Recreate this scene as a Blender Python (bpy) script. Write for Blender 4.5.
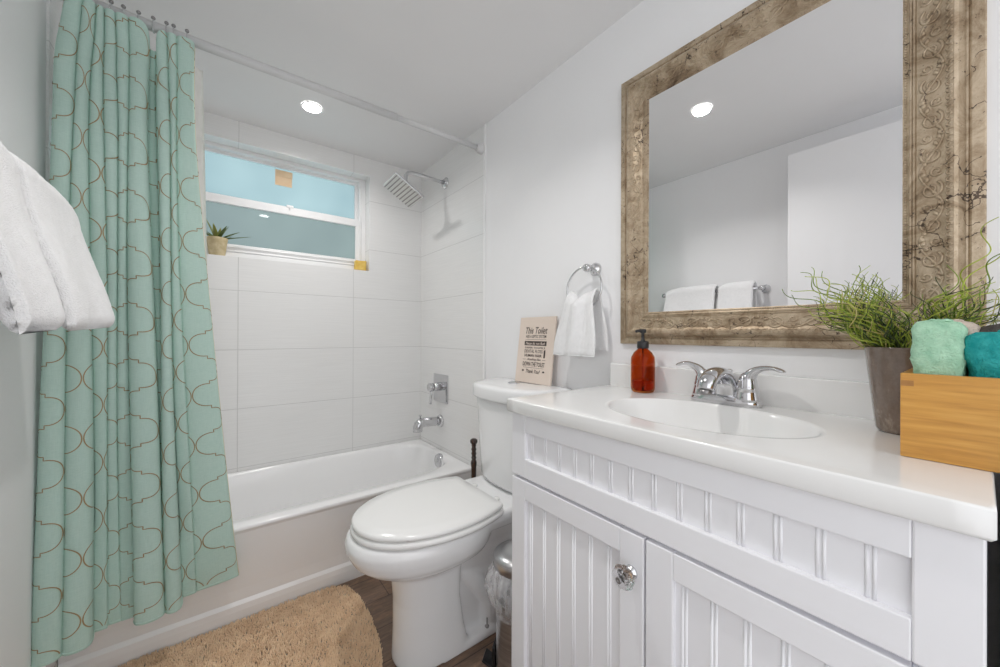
import bpy, bmesh, math, random
from mathutils import Vector, Matrix, noise
from math import sin, cos, pi, sqrt, radians

for o in list(bpy.data.objects):
    bpy.data.objects.remove(o)
SC = bpy.context.scene
COL = SC.collection
random.seed(4)

# ------------------------------------------------------------------ camera, world, lights, exposure
def cam_matrix():
    yaw, pitch, roll = radians(37.309), radians(0.088), radians(-0.232)
    A = Matrix(((cos(yaw), -sin(yaw), 0), (0, 0, 1), (sin(yaw), cos(yaw), 0)))
    P = Matrix(((1, 0, 0), (0, cos(pitch), -sin(pitch)), (0, sin(pitch), cos(pitch))))
    Q = Matrix(((cos(roll), -sin(roll), 0), (sin(roll), cos(roll), 0), (0, 0, 1)))
    M = Q @ P @ A
    R = Matrix((M[0], M[1], -M[2])).transposed()
    return Matrix.Translation((0, 0, 1.09)) @ R.to_4x4()

cam = bpy.data.cameras.new('camera')
cam.sensor_width = 36.0
cam.lens = 36.0 * 367.87 / 1000.0
cam.clip_start = 0.02
camo = bpy.data.objects.new('camera', cam)
COL.objects.link(camo)
camo.matrix_world = cam_matrix()
SC.camera = camo

world = bpy.data.worlds.new('World')
SC.world = world
world.use_nodes = True
wbg = world.node_tree.nodes['Background']
wbg.inputs[0].default_value = (0.97, 0.98, 1.0, 1)
wbg.inputs[1].default_value = 1.45

SC.view_settings.view_transform = 'Standard'
SC.view_settings.look = 'None'
SC.view_settings.gamma = 1.0
SC.view_settings.use_curve_mapping = False
SC.view_settings.exposure = 0.16
SC.cycles.max_bounces = 20
SC.cycles.diffuse_bounces = 12
SC.cycles.glossy_bounces = 6
SC.cycles.transmission_bounces = 12

DOWNLIGHTS = [(0.348, 1.95), (0.32, 0.82)]
DL_POWER = [3.3, 3.4]
CEIL = 2.175
for i, (x, y) in enumerate(DOWNLIGHTS):
    L = bpy.data.lights.new('downlight_lamp', 'AREA')
    L.shape = 'DISK'
    L.size = 0.07
    L.energy = DL_POWER[i]
    L.spread = radians((155, 130)[i])
    L.color = (1.0, 0.975, 0.95)
    lo = bpy.data.objects.new('downlight_lamp', L)
    COL.objects.link(lo)
    lo.location = (x, y, CEIL - 0.014)

# ------------------------------------------------------------------ helpers
def tag(o, label=None, cat=None, group=None, kind=None):
    if label: o['label'] = label
    if cat: o['category'] = cat
    if group: o['group'] = group
    if kind: o['kind'] = kind
    return o

def empty(name, loc, label=None, cat=None, group=None, rz=0):
    o = bpy.data.objects.new(name, None)
    o.empty_display_size = 0.05
    COL.objects.link(o)
    o.location = loc
    o.rotation_euler = (0, 0, rz)
    tag(o, label, cat, group)
    return o

class MB:
    """collects shapes, given in world metres, into one mesh"""
    def __init__(s):
        s.v = []; s.f = []; s.m = []; s.sm = []
    def add(s, vs, fs, mat=0, smooth=True):
        b = len(s.v)
        s.v += [tuple(v) for v in vs]
        s.f += [tuple(b + i for i in f) for f in fs]
        s.m += [mat] * len(fs); s.sm += [smooth] * len(fs)
    def bm(s, bm, mat=0, smooth=False):
        bm.verts.index_update()
        s.add([v.co for v in bm.verts], [[v.index for v in f.verts] for f in bm.faces], mat, smooth)
        bm.free()
    def box(s, x0, x1, y0, y1, z0, z1, bev=0.0, seg=2, mat=0, M=None):
        b = bmesh.new()
        bmesh.ops.create_cube(b, size=1.0)
        for v in b.verts:
            v.co = Vector(((x0 + x1) / 2 + v.co.x * (x1 - x0), (y0 + y1) / 2 + v.co.y * (y1 - y0), (z0 + z1) / 2 + v.co.z * (z1 - z0)))
        if bev > 0:
            bmesh.ops.bevel(b, geom=b.edges[:], offset=bev, segments=seg, profile=0.5, affect='EDGES')
        if M is not None:
            bmesh.ops.transform(b, matrix=M, verts=b.verts)
        s.bm(b, mat, False)
    def rings(s, rings, cap0=True, cap1=True, mat=0, smooth=True, closed=True):
        n = len(rings[0]); vs = []; fs = []
        for r in rings: vs += list(r)
        for i in range(len(rings) - 1):
            for j in range(n if closed else n - 1):
                a = i * n + j; b = i * n + (j + 1) % n
                fs.append((a, b, b + n, a + n))
        if cap0: fs.append(tuple(reversed(range(n))))
        if cap1: fs.append(tuple((len(rings) - 1) * n + j for j in range(n)))
        s.add(vs, fs, mat, smooth)
    def tube(s, pts, r, n=10, mat=0, cap=True, flat=None, closed=False):
        pts = [Vector(p) for p in pts]
        N = len(pts)
        R = r if isinstance(r, (list, tuple)) else [r] * N
        T = []
        for i in range(N):
            if closed: t = pts[(i + 1) % N] - pts[i - 1]
            else: t = pts[min(i + 1, N - 1)] - pts[max(i - 1, 0)]
            T.append(t.normalized() if t.length > 1e-9 else Vector((0, 0, 1)))
        up = Vector((0, 0, 1)) if abs(T[0].z) < 0.9 else Vector((1, 0, 0))
        if flat is not None: up = Vector(flat)
        nrm = (up - T[0] * up.dot(T[0])).normalized()
        rings = []
        for i in range(N):
            nrm = (nrm - T[i] * nrm.dot(T[i]))
            nrm = nrm.normalized() if nrm.length > 1e-6 else T[i].orthogonal().normalized()
            bn = T[i].cross(nrm)
            a = R[i]
            ra, rb = (a if isinstance(a, tuple) else (a, a))
            rings.append([pts[i] + nrm * (ra * cos(2 * pi * j / n)) + bn * (rb * sin(2 * pi * j / n)) for j in range(n)])
        if closed:
            rings.append(rings[0])
            s.rings(rings, False, False, mat)
        else:
            s.rings(rings, cap, cap, mat)
    def lathe(s, prof, c, axis='Z', n=32, mat=0, cap=True, M=None):
        """prof: list of (r, h)"""
        rings = []
        c = Vector(c)
        for r, h in prof:
            ring = []
            for j in range(n):
                a = 2 * pi * j / n
                if axis == 'Z': p = Vector((r * cos(a), r * sin(a), h))
                elif axis == 'X': p = Vector((h, r * cos(a), r * sin(a)))
                else: p = Vector((r * sin(a), h, r * cos(a)))
                if M is not None: p = M @ p
                ring.append(c + p)
            rings.append(ring)
        s.rings(rings, cap, cap, mat)
    def sphere(s, c, r, n=12, mat=0, sc=(1, 1, 1)):
        m = n // 2
        rings = []
        for i in range(m + 1):
            t = -pi / 2 + pi * i / m
            rr = max(cos(t), 0.02)
            rings.append([(c[0] + sc[0] * r * rr * cos(2 * pi * j / n), c[1] + sc[1] * r * rr * sin(2 * pi * j / n), c[2] + sc[2] * r * sin(t)) for j in range(n)])
        s.rings(rings, True, True, mat)
    def grid(s, fn, nu, nv, mat=0, smooth=True):
        vs = [fn(i / nu, j / nv) for i in range(nu + 1) for j in range(nv + 1)]
        fs = [(i * (nv + 1) + j, (i + 1) * (nv + 1) + j, (i + 1) * (nv + 1) + j + 1, i * (nv + 1) + j + 1) for i in range(nu) for j in range(nv)]
        s.add(vs, fs, mat, smooth)
    def build(s, name, mats, parent=None, recalc=True):
        me = bpy.data.meshes.new(name)
        off = Vector((0, 0, 0))
        if parent is not None:
            p = parent
            while p is not None:
                off += Vector(p.location); p = p.parent
        me.from_pydata([(v[0] - off.x, v[1] - off.y, v[2] - off.z) for v in s.v], [], s.f)
        if not isinstance(mats, (list, tuple)): mats = [mats]
        for m in mats: me.materials.append(m)
        me.polygons.foreach_set('material_index', s.m)
        me.polygons.foreach_set('use_smooth', s.sm)
        if recalc:
            b = bmesh.new(); b.from_mesh(me)
            bmesh.ops.recalc_face_normals(b, faces=b.faces[:])
            b.to_mesh(me); b.free()
        me.update()
        o = bpy.data.objects.new(name, me)
        COL.objects.link(o)
        if parent is not None: o.parent = parent
        return o

def apply_mods(o):
    dg = bpy.context.evaluated_depsgraph_get()
    dg.update()
    ev = o.evaluated_get(dg)
    me = bpy.data.meshes.new_from_object(ev)
    me.name = o.data.name
    o.modifiers.clear()
    o.data = me
    return o

def sm(t):
    t = max(0.0, min(1.0, t)); return t * t * (3 - 2 * t)
def lerp(a, b, t): return a + (b - a) * t

# ------------------------------------------------------------------ materials
MATS = {}
def base(name, color=(0.8, 0.8, 0.8), rough=0.5, metal=0.0, coat=0.0, spec=0.5):
    m = bpy.data.materials.new(name); m.use_nodes = True
    b = m.node_tree.nodes['Principled BSDF']
    b.inputs['Base Color'].default_value = (*color, 1)
    b.inputs['Roughness'].default_value = rough
    b.inputs['Metallic'].default_value = metal
    b.inputs['Coat Weight'].default_value = coat
    b.inputs['Specular IOR Level'].default_value = spec
    MATS[name] = m
    return m, m.node_tree, b

def N(t, kind, **kw):
    n = t.nodes.new(kind)
    for k, v in kw.items():
        if hasattr(n, k): setattr(n, k, v)
    return n

def coords(t, scale=(1, 1, 1)):
    tc = N(t, 'ShaderNodeTexCoord'); mp = N(t, 'ShaderNodeMapping')
    mp.inputs['Scale'].default_value = scale
    t.links.new(tc.outputs['Object'], mp.inputs['Vector'])
    return mp.outputs['Vector']

def noise_tex(t, vec, scale, detail=3, rough=0.5, dist=0.0):
    n = N(t, 'ShaderNodeTexNoise')
    n.inputs['Scale'].default_value = scale; n.inputs['Detail'].default_value = detail
    n.inputs['Roughness'].default_value = rough; n.inputs['Distortion'].default_value = dist
    t.links.new(vec, n.inputs['Vector'])
    return n.outputs['Fac']

def ramp(t, fac, stops):
    r = N(t, 'ShaderNodeValToRGB')
    e = r.color_ramp.elements
    e[0].position, e[0].color = stops[0][0], (*stops[0][1], 1)
    e[1].position, e[1].color = stops[-1][0], (*stops[-1][1], 1)
    for p, c in stops[1:-1]:
        k = e.new(p); k.color = (*c, 1)
    t.links.new(fac, r.inputs['Fac'])
    return r.outputs['Color']

def bump(t, b, h, strength=0.2, dist=0.01):
    n = N(t, 'ShaderNodeBump')
    n.inputs['Strength'].default_value = strength; n.inputs['Distance'].default_value = dist
    t.links.new(h, n.inputs['Height']); t.links.new(n.outputs['Normal'], b.inputs['Normal'])
    return n

def math_n(t, op, a, b=None, c=None):
    n = N(t, 'ShaderNodeMath', operation=op)
    for i, x in enumerate((a, b, c)):
        if x is None: continue
        if isinstance(x, (int, float)): n.inputs[i].default_value = x
        else: t.links.new(x, n.inputs[i])
    return n.outputs[0]

def simple_noise_mat(name, c0, c1, scale, rough=0.5, bs=0.0, bd=0.002, bscale=None, stretch=(1, 1, 1), metal=0, coat=0, spec=0.5, detail=4):
    m, t, b = base(name, c0, rough, metal, coat, spec)
    v = coords(t, stretch)
    f = noise_tex(t, v, scale, detail)
    t.links.new(ramp(t, f, [(0.3, c0), (0.7, c1)]), b.inputs['Base Color'])
    if bs:
        f2 = noise_tex(t, v, bscale or scale, 5)
        bump(t, b, f2, bs, bd)
    return m

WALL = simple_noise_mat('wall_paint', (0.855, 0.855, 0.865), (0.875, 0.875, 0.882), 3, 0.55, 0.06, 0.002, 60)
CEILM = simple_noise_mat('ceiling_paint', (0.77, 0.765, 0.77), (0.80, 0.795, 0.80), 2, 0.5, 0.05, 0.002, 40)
TRIM = simple_noise_mat('white_trim', (0.84, 0.84, 0.84), (0.87, 0.87, 0.87), 5, 0.35)
VINYL = simple_noise_mat('window_vinyl', (0.82, 0.82, 0.83), (0.86, 0.86, 0.86), 9, 0.35)
CAB = simple_noise_mat('cabinet_lacquer', (0.84, 0.84, 0.87), (0.86, 0.86, 0.885), 4, 0.38, 0.04, 0.001, 120)
COUNTER = simple_noise_mat('cultured_marble', (0.85, 0.85, 0.84), (0.87, 0.87, 0.865), 7, 0.16, coat=0.25)
CERAMIC = simple_noise_mat('toilet_ceramic', (0.85, 0.855, 0.86), (0.87, 0.87, 0.875), 3, 0.09, coat=0.3)
SEATM = simple_noise_mat('toilet_seat_plastic', (0.84, 0.84, 0.83), (0.86, 0.86, 0.85), 3, 0.16)
ENAMEL = simple_noise_mat('tub_enamel', (0.87, 0.87, 0.875), (0.89, 0.89, 0.89), 2, 0.14, coat=0.2)
CHROME = simple_noise_mat('chrome', (0.62, 0.62, 0.64), (0.70, 0.70, 0.71), 8, 0.10, metal=1.0)
STEEL = simple_noise_mat('brushed_steel', (0.42, 0.42, 0.43), (0.62, 0.62, 0.62), 5, 0.28, stretch=(1, 1, 40), metal=1.0)
DSTEEL = simple_noise_mat('dark_steel', (0.30, 0.29, 0.29), (0.38, 0.37, 0.37), 6, 0.3, metal=1.0)
BLACK = simple_noise_mat('black_plastic', (0.012, 0.012, 0.013), (0.02, 0.02, 0.022), 6, 0.32)
RODM = simple_noise_mat('rod_white', (0.62, 0.62, 0.63), (0.66, 0.66, 0.66), 4, 0.5, spec=0.3)
TERRY = simple_noise_mat('white_terry', (0.84, 0.84, 0.845), (0.88, 0.88, 0.885), 60, 0.95, 0.6, 0.004, 420, spec=0.1)
MINT = simple_noise_mat('mint_terry', (0.34, 0.60, 0.42), (0.50, 0.76, 0.56), 90, 0.95, 0.9, 0.004, 380, spec=0.1)
TEAL = simple_noise_mat('teal_terry', (0.012, 0.27, 0.27), (0.05, 0.42, 0.41), 90, 0.95, 0.9, 0.004, 380, spec=0.1)
BEIGE = simple_noise_mat('beige_terry', (0.60, 0.50, 0.42), (0.74, 0.64, 0.55), 90, 0.95, 0.9, 0.004, 380, spec=0.1)
TAUPE = simple_noise_mat('dark_brown_terry', (0.05, 0.043, 0.04), (0.13, 0.115, 0.105), 90, 0.95, 0.9, 0.004, 380, spec=0.1)
RUGM = simple_noise_mat('beige_shag', (0.74, 0.54, 0.36), (0.88, 0.69, 0.49), 30, 0.95, spec=0.1)
RUGB = simple_noise_mat('rug_backing', (0.22, 0.19, 0.16), (0.30, 0.26, 0.22), 60, 0.95)
HAMP = simple_noise_mat('charcoal_fabric', (0.018, 0.018, 0.02), (0.03, 0.03, 0.032), 40, 0.8, 0.3, 0.002, 200)
DWOOD = simple_noise_mat('dark_turned_wood', (0.012, 0.005, 0.003), (0.06, 0.024, 0.012), 14, 0.22, coat=0.4, stretch=(4, 4, 1))
RUBBER = simple_noise_mat('dark_rubber', (0.02, 0.015, 0.012), (0.035, 0.03, 0.028), 10, 0.6)
FOAM = simple_noise_mat('yellow_foam', (0.72, 0.45, 0.08), (0.85, 0.62, 0.18), 40, 0.8, 0.6, 0.004, 90)
TANPAPER = simple_noise_mat('tan_paper', (0.62, 0.45, 0.28), (0.72, 0.56, 0.38), 18, 0.7)
TANPAPER2 = simple_noise_mat('pale_paper', (0.72, 0.50, 0.30), (0.78, 0.60, 0.42), 18, 0.7)
SIGNM = simple_noise_mat('sign_board', (0.74, 0.63, 0.545), (0.78, 0.67, 0.585), 5, 0.5)
INK = simple_noise_mat('sign_ink', (0.05, 0.035, 0.03), (0.07, 0.05, 0.042), 9, 0.6)
SOIL = simple_noise_mat('soil', (0.02, 0.014, 0.01), (0.05, 0.036, 0.025), 120, 0.95, 0.8, 0.006, 160)
TERRA = simple_noise_mat('pale_clay', (0.50, 0.40, 0.22), (0.68, 0.58, 0.38), 38, 0.85, 0.5, 0.003, 120)
ALOE = simple_noise_mat('succulent_green', (0.035, 0.075, 0.02), (0.12, 0.16, 0.035), 20, 0.42)
ALOE2 = simple_noise_mat('succulent_yellow_green', (0.14, 0.17, 0.03), (0.24, 0.24, 0.06), 24, 0.42)
LINER = simple_noise_mat('liner_fabric', (0.76, 0.75, 0.72), (0.82, 0.81, 0.78), 30, 0.8)
HEM = simple_noise_mat('curtain_hem', (0.62, 0.60, 0.42), (0.72, 0.68, 0.50), 30, 0.8)
G1 = simple_noise_mat('rush_green', (0.09, 0.17, 0.015), (0.24, 0.33, 0.035), 14, 0.45)
G2 = simple_noise_mat('rush_lime', (0.28, 0.36, 0.03), (0.44, 0.50, 0.07), 14, 0.45)
G3 = simple_noise_mat('rush_dark', (0.02, 0.045, 0.012), (0.05, 0.075, 0.02), 14, 0.5)
G4 = simple_noise_mat('rush_straw', (0.40, 0.34, 0.10), (0.52, 0.45, 0.18), 14, 0.5)

def make_floor():
    m, t, b = base('floor_planks', (0.15, 0.1, 0.07), 0.45)
    v = coords(t)
    br = N(t, 'ShaderNodeTexBrick')
    br.offset = 0.37
    br.inputs['Scale'].default_value = 1.0
    br.inputs['Brick Width'].default_value = 0.9; br.inputs['Row Height'].default_value = 0.15
    br.inputs['Mortar Size'].default_value = 0.0016
    br.inputs['Color1'].default_value = (0.19, 0.130, 0.092, 1); br.inputs['Color2'].default_value = (0.15, 0.113, 0.092, 1)
    br.inputs['Mortar'].default_value = (0.05, 0.04, 0.035, 1)
    t.links.new(v, br.inputs['Vector'])
    f = noise_tex(t, coords(t, (5, 22, 5)), 3.0, 6, 0.65, 0.8)
    g = noise_tex(t, coords(t), 9.0, 5, 0.6)
    mx = N(t, 'ShaderNodeMix', data_type='RGBA', blend_type='MULTIPLY')
    mx.inputs[0].default_value = 0.85
    t.links.new(br.outputs['Color'], mx.inputs[6])
    t.links.new(ramp(t, f, [(0.25, (0.55, 0.5, 0.48)), (0.5, (1, 0.95, 0.9)), (0.75, (1.7, 1.5, 1.35))]), mx.inputs[7])
    mx2 = N(t, 'ShaderNodeMix', data_type='RGBA', blend_type='MULTIPLY')
    mx2.inputs[0].default_value = 0.6
    t.links.new(mx.outputs[2], mx2.inputs[6])
    t.links.new(ramp(t, g, [(0.3, (0.75, 0.75, 0.8)), (0.7, (1.35, 1.25, 1.15))]), mx2.inputs[7])
    t.links.new(mx2.outputs[2], b.inputs['Base Color'])
    bump(t, b, f, 0.12, 0.003)
    return m
FLOOR = make_floor()

def make_tile(name, ax, off, width):
    """white linen tile with stacked joints: rows every .303 m, columns along axis ax"""
    m, t, b = base(name, (0.8, 0.8, 0.8), 0.22)
    tc = N(t, 'ShaderNodeTexCoord'); sp = N(t, 'ShaderNodeSeparateXYZ')
    t.links.new(tc.outputs['Object'], sp.inputs[0])
    def joint(val, off, per):
        a = math_n(t, 'DIVIDE', math_n(t, 'SUBTRACT', val, off), per)
        fr = math_n(t, 'ABSOLUTE', math_n(t, 'SUBTRACT', a, math_n(t, 'ROUND', a)))
        return math_n(t, 'MULTIPLY', fr, per)
    dz = joint(sp.outputs[2], 1.004, 0.303)
    dx = joint(sp.outputs[ax], off, width)
    d = math_n(t, 'MINIMUM', dz, dx)
    grout = math_n(t, 'LESS_THAN', d, 0.0016)
    st = noise_tex(t, coords(t, (3, 3, 190)), 1.6, 4, 0.6)
    c = ramp(t, st, [(0.3, (0.775, 0.775, 0.77)), (0.7, (0.83, 0.83, 0.825))])
    mx = N(t, 'ShaderNodeMix', data_type='RGBA')
    t.links.new(grout, mx.inputs[0]); t.links.new(c, mx.inputs[6])
    mx.inputs[7].default_value = (0.64, 0.64, 0.635, 1)
    t.links.new(mx.outputs[2], b.inputs['Base Color'])
    h = math_n(t, 'ADD', math_n(t, 'MULTIPLY', math_n(t, 'MINIMUM', math_n(t, 'DIVIDE', d, 0.003), 1.0), 1.0), math_n(t, 'MULTIPLY', st, 0.35))
    bump(t, b, h, 0.35, 0.002)
    return m
TILE_X = make_tile('wall_tile_far', 0, 0.074, 0.5685)
TILE_Y = make_tile('wall_tile_side', 1, 1.563, 0.80)

def make_curtain_mat():
    m, t, b = base('curtain_fabric', (0.3, 0.5, 0.42), 0.75, spec=0.2)
    v = coords(t)
    f = noise_tex(t, coords(t, (40, 40, 260)), 2.0, 4, 0.6)
    g = noise_tex(t, coords(t, (300, 300, 18)), 2.0, 2, 0.6)
    s = math_n(t, 'ADD', math_n(t, 'MULTIPLY', f, 0.6), math_n(t, 'MULTIPLY', g, 0.4))
    t.links.new(ramp(t, s, [(0.3, (0.48, 0.665, 0.60)), (0.7, (0.61, 0.775, 0.71))]), b.inputs['Base Color'])
    bump(t, b, s, 0.2, 0.001)
    tr = N(t, 'ShaderNodeBsdfTranslucent'); tr.inputs[0].default_value = (0.52, 0.72, 0.64, 1)
    mix = N(t, 'ShaderNodeMixShader'); mix.inputs[0].default_value = 0.18
    out = t.nodes['Material Output']
    t.links.new(b.outputs[0], mix.inputs[1]); t.links.new(tr.outputs[0], mix.inputs[2]); t.links.new(mix.outputs[0], out.inputs[0])
    return m
CURT = make_curtain_mat()
TAN = simple_noise_mat('embroidery_tan', (0.30, 0.215, 0.105), (0.40, 0.30, 0.16), 60, 0.5)

def make_pane(name, col, dark, trans):
    """obscured pane: daylight from outside scatters through it, room side shines"""
    m, t, b = base(name, col, 0.07)
    tr = N(t, 'ShaderNodeBsdfTranslucent')
    f = noise_tex(t, coords(t, (1.2, 1, 1.0)), 1.7, 2)
    t.links.new(ramp(t, f, [(0.3, dark), (0.7, col)]), tr.inputs[0])
    gl = N(t, 'ShaderNodeBsdfGlossy'); gl.inputs['Roughness'].default_value = 0.015
    gl.inputs[0].default_value = (0.9, 0.95, 0.95, 1)
    mix = N(t, 'ShaderNodeMixShader')
    lw = N(t, 'ShaderNodeFresnel'); lw.inputs[0].default_value = 1.45
    t.links.new(lw.outputs[0], mix.inputs[0])
    out = t.nodes['Material Output']
    t.links.new(tr.outputs[0], mix.inputs[1]); t.links.new(gl.outputs[0], mix.inputs[2]); t.links.new(mix.outputs[0], out.inputs[0])
    return m
PANE_UP = make_pane('window_pane_blue', (0.36, 0.50, 0.52), (0.22, 0.33, 0.36), 0)
PANE_LO = make_pane('window_pane_teal', (0.24, 0.31, 0.30), (0.18, 0.235, 0.235), 0)

def make_glass(name, col, rough=0.02, ior=1.45):
    m, t, b = base(name, col, rough)
    b.inputs['Transmission Weight'].default_value = 1.0
    b.inputs['IOR'].default_value = ior
    return m
AMBER = make_glass('amber_plastic', (0.66, 0.21, 0.05), 0.04, 1.2)
AMBERL = make_glass('amber_liquid', (0.92, 0.42, 0.08), 0.05, 1.33)
CLEAR = make_glass('clear_acrylic', (0.93, 0.93, 0.95), 0.03, 1.49)

def make_film():
    m, t, b = base('bag_film', (0.9, 0.9, 0.92), 0.25)
    tr = N(t, 'ShaderNodeBsdfTransparent')
    mix = N(t, 'ShaderNodeMixShader')
    f = noise_tex(t, coords(t, (1, 1, 0.3)), 60, 3)
    t.links.new(ramp(t, f, [(0.35, (0.18, 0.18, 0.18)), (0.75, (0.55, 0.55, 0.55))]), mix.inputs[0])
    out = t.nodes['Material Output']
    t.links.new(tr.outputs[0], mix.inputs[1]); t.links.new(b.outputs[0], mix.inputs[2]); t.links.new(mix.outputs[0], out.inputs[0])
    return m
FILM = make_film()

def make_bamboo():
    m, t, b = base('bamboo', (0.6, 0.35, 0.1), 0.32, coat=0.15)
    f = noise_tex(t, coords(t, (6, 4, 70)), 2.2, 5, 0.6, 0.3)
    g = noise_tex(t, coords(t, (3, 2.5, 16)), 2.2, 3)
    s = math_n(t, 'ADD', math_n(t, 'MULTIPLY', f, 0.6), math_n(t, 'MULTIPLY', g, 0.4))
    t.links.new(ramp(t, s, [(0.28, (0.40, 0.17, 0.03)), (0.5, (0.60, 0.30, 0.06)), (0.72, (0.74, 0.42, 0.11))]), b.inputs['Base Color'])
    return m
BAMBOO = make_bamboo()

def make_bronze_glass():
    m, t, b = base('bronze_glass', (0.16, 0.115, 0.085), 0.14, coat=0.5)
    f = noise_tex(t, coords(t, (1, 1, 0.35)), 24, 6, 0.7)
    sp = noise_tex(t, coords(t), 150, 4, 0.7)
    s = math_n(t, 'ADD', math_n(t, 'MULTIPLY', f, 0.75), math_n(t, 'MULTIPLY', sp, 0.25))
    t.links.new(ramp(t, s, [(0.3, (0.11, 0.078, 0.06)), (0.55, (0.20, 0.15, 0.115)), (0.72, (0.42, 0.36, 0.30))]), b.inputs['Base Color'])
    return m
BRONZE = make_bronze_glass()

def make_frame():
    m, t, b = base('antique_champagne', (0.5, 0.4, 0.28), 0.34, metal=0.45)
    v = coords(t)
    blot = noise_tex(t, v, 13, 8, 0.75, 0.8)
    c = ramp(t, blot, [(0.30, (0.11, 0.068, 0.040)), (0.41, (0.32, 0.235, 0.15)), (0.55, (0.50, 0.40, 0.285)), (0.8, (0.66, 0.57, 0.435))])
    vo = N(t, 'ShaderNodeTexVoronoi', feature='DISTANCE_TO_EDGE')
    vo.inputs['Scale'].default_value = 17
    dv = N(t, 'ShaderNodeMix', data_type='VECTOR')
    nz = N(t, 'ShaderNodeTexNoise'); nz.inputs['Scale'].default_value = 16; nz.inputs['Detail'].default_value = 4
    t.links.new(v, nz.inputs['Vector'])
    dv.inputs[0].default_value = 0.09
    t.links.new(v, dv.inputs[4]); t.links.new(nz.outputs['Color'], dv.inputs[5])
    t.links.new(dv.outputs[1], vo.inputs['Vector'])
    patch = noise_tex(t, v, 8, 3)
    crack = math_n(t, 'MULTIPLY', math_n(t, 'LESS_THAN', vo.outputs['Distance'], 0.011), math_n(t, 'GREATER_THAN', patch, 0.53))
    spk = math_n(t, 'GREATER_THAN', noise_tex(t, v, 75, 6, 0.75), 0.63)
    dark = math_n(t, 'MAXIMUM', crack, spk)
    mx = N(t, 'ShaderNodeMix', data_type='RGBA')
    t.links.new(math_n(t, 'MULTIPLY', dark, 0.88), mx.inputs[0]); t.links.new(c, mx.inputs[6])
    mx.inputs[7].default_value = (0.045, 0.026, 0.018, 1)
    t.links.new(mx.outputs[2], b.inputs['Base Color'])
    bump(t, b, noise_tex(t, v, 190, 5, 0.7), 0.35, 0.002)
    return m
FRAME = make_frame()

def make_mirror():
    m, t, b = base('mirror_silver', (0.90, 0.90, 0.905), 0.0, metal=1.0)
    return m
MIRR = make_mirror()

def make_emit():
    m, t, b = base('lamp_lens', (1, 1, 1), 0.4)
    b.inputs['Emission Color'].default_value = (1, 0.98, 0.95, 1)
    b.inputs['Emission Strength'].default_value = 22.0
    return m
LENS = make_emit()

# ------------------------------------------------------------------ the room
X0, X1 = -0.392, 1.09          # left and right wall faces
YF = 2.31                      # far (window) wall face
YB = -0.95
YD = -0.12                      # the doorway in the left wall starts here

def struct(name, mb, mat):
    o = mb.build(name, mat); tag(o, kind='structure'); return o

b = MB(); b.box(X0 - 0.1, X1 + 0.1, YB, YF + 0.2, -0.1, 0.0); struct('floor', b, FLOOR)
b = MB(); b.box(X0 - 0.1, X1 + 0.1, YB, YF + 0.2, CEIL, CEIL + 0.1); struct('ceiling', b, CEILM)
b = MB(); b.box(X1, X1 + 0.1, YB, YF + 0.2, 0, CEIL); struct('wall_right', b, WALL)
b = MB(); b.box(X0 - 0.1, X0, YD, YF + 0.2, 0, CEIL); struct('wall_left', b, WALL)
b = MB(); b.box(X1 - 0.006, X1, 1.566, YF, 0.0, CEIL); struct('wall_faucet', b, TILE_Y)
b = MB(); b.box(X0, X0 + 0.006, 1.60, YF, 0.0, CEIL); struct('wall_alcove', b, TILE_Y)
b = MB(); b.box(X1 - 0.008, X1, 1.552, 1.566, 0.0, CEIL, 0.002); struct('trim_1', b, TRIM)
WX0, WX1, WZ0, WZ1 = -0.25, 0.737, 1.478, 2.066
b = MB()
b.box(X0, WX0, YF, YF + 0.2, 0, CEIL); b.box(WX1, X1, YF, YF + 0.2, 0, CEIL)
b.box(WX0, WX1, YF, YF + 0.2, 0, WZ0); b.box(WX0, WX1, YF, YF + 0.2, WZ1, CEIL)
struct('wall_far', b, TILE_X)

# window: frame, two sashes, obscured panes
wy = 2.405
win = empty('window_1', (0.24, wy, WZ0)); tag(win, kind='structure')
b = MB()
b.box(WX0, WX1, wy - 0.015, wy + 0.06, WZ1 - 0.018, WZ1 + 0.0, 0.002)
b.box(WX0, WX1, wy - 0.015, wy + 0.06, WZ0, WZ0 + 0.035, 0.002)
b.box(WX1 - 0.024, WX1, wy - 0.0142, wy + 0.0595, WZ0 + 0.001, WZ1 - 0.001, 0.002)
b.box(WX0, WX0 + 0.024, wy - 0.0142, wy + 0.0595, WZ0 + 0.001, WZ1 - 0.001, 0.002)
b.box(WX1 - 0.034, WX1 - 0.026, wy - 0.012, wy + 0.01, WZ0 + 0.03, WZ1 - 0.03, 0.001)
b.box(WX1 - 0.040, WX1 - 0.001, wy - 0.013, wy + 0.058, WZ1 - 0.046, WZ1 - 0.003, 0.001)
b.build('window_frame', VINYL, win)
b = MB()   # lower sash
lx0, lx1 = WX0 + 0.024, WX1 - 0.026
b.box(lx0, lx1, wy, wy + 0.025, 1.768, 1.812, 0.003)
b.box(lx0, lx1, wy, wy + 0.025, 1.513, 1.560, 0.003)
b.box(lx1 - 0.03, lx1, wy + 0.0008, wy + 0.0245, 1.55, 1.78, 0.003)
b.box(lx0, lx0 + 0.03, wy + 0.0008, wy + 0.0245, 1.55, 1.78, 0.003)
b.box(lx0, lx1, wy - 0.008, wy, 1.541, 1.549, 0.002)
b.box(lx0, lx1, wy - 0.01, wy, 1.519, 1.527, 0.002)
b.build('lower_sash', VINYL, win)
b = MB()
b.box(lx0, lx1, wy + 0.026, wy + 0.045, 1.79, 1.82, 0.002)
b.box(lx0, lx1, wy + 0.026, wy + 0.045, 2.034, 2.052, 0.002)
b.box(lx1 - 0.028, lx1 + 0.004, wy + 0.0268, wy + 0.0445, 1.8, 2.05, 0.002)
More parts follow.
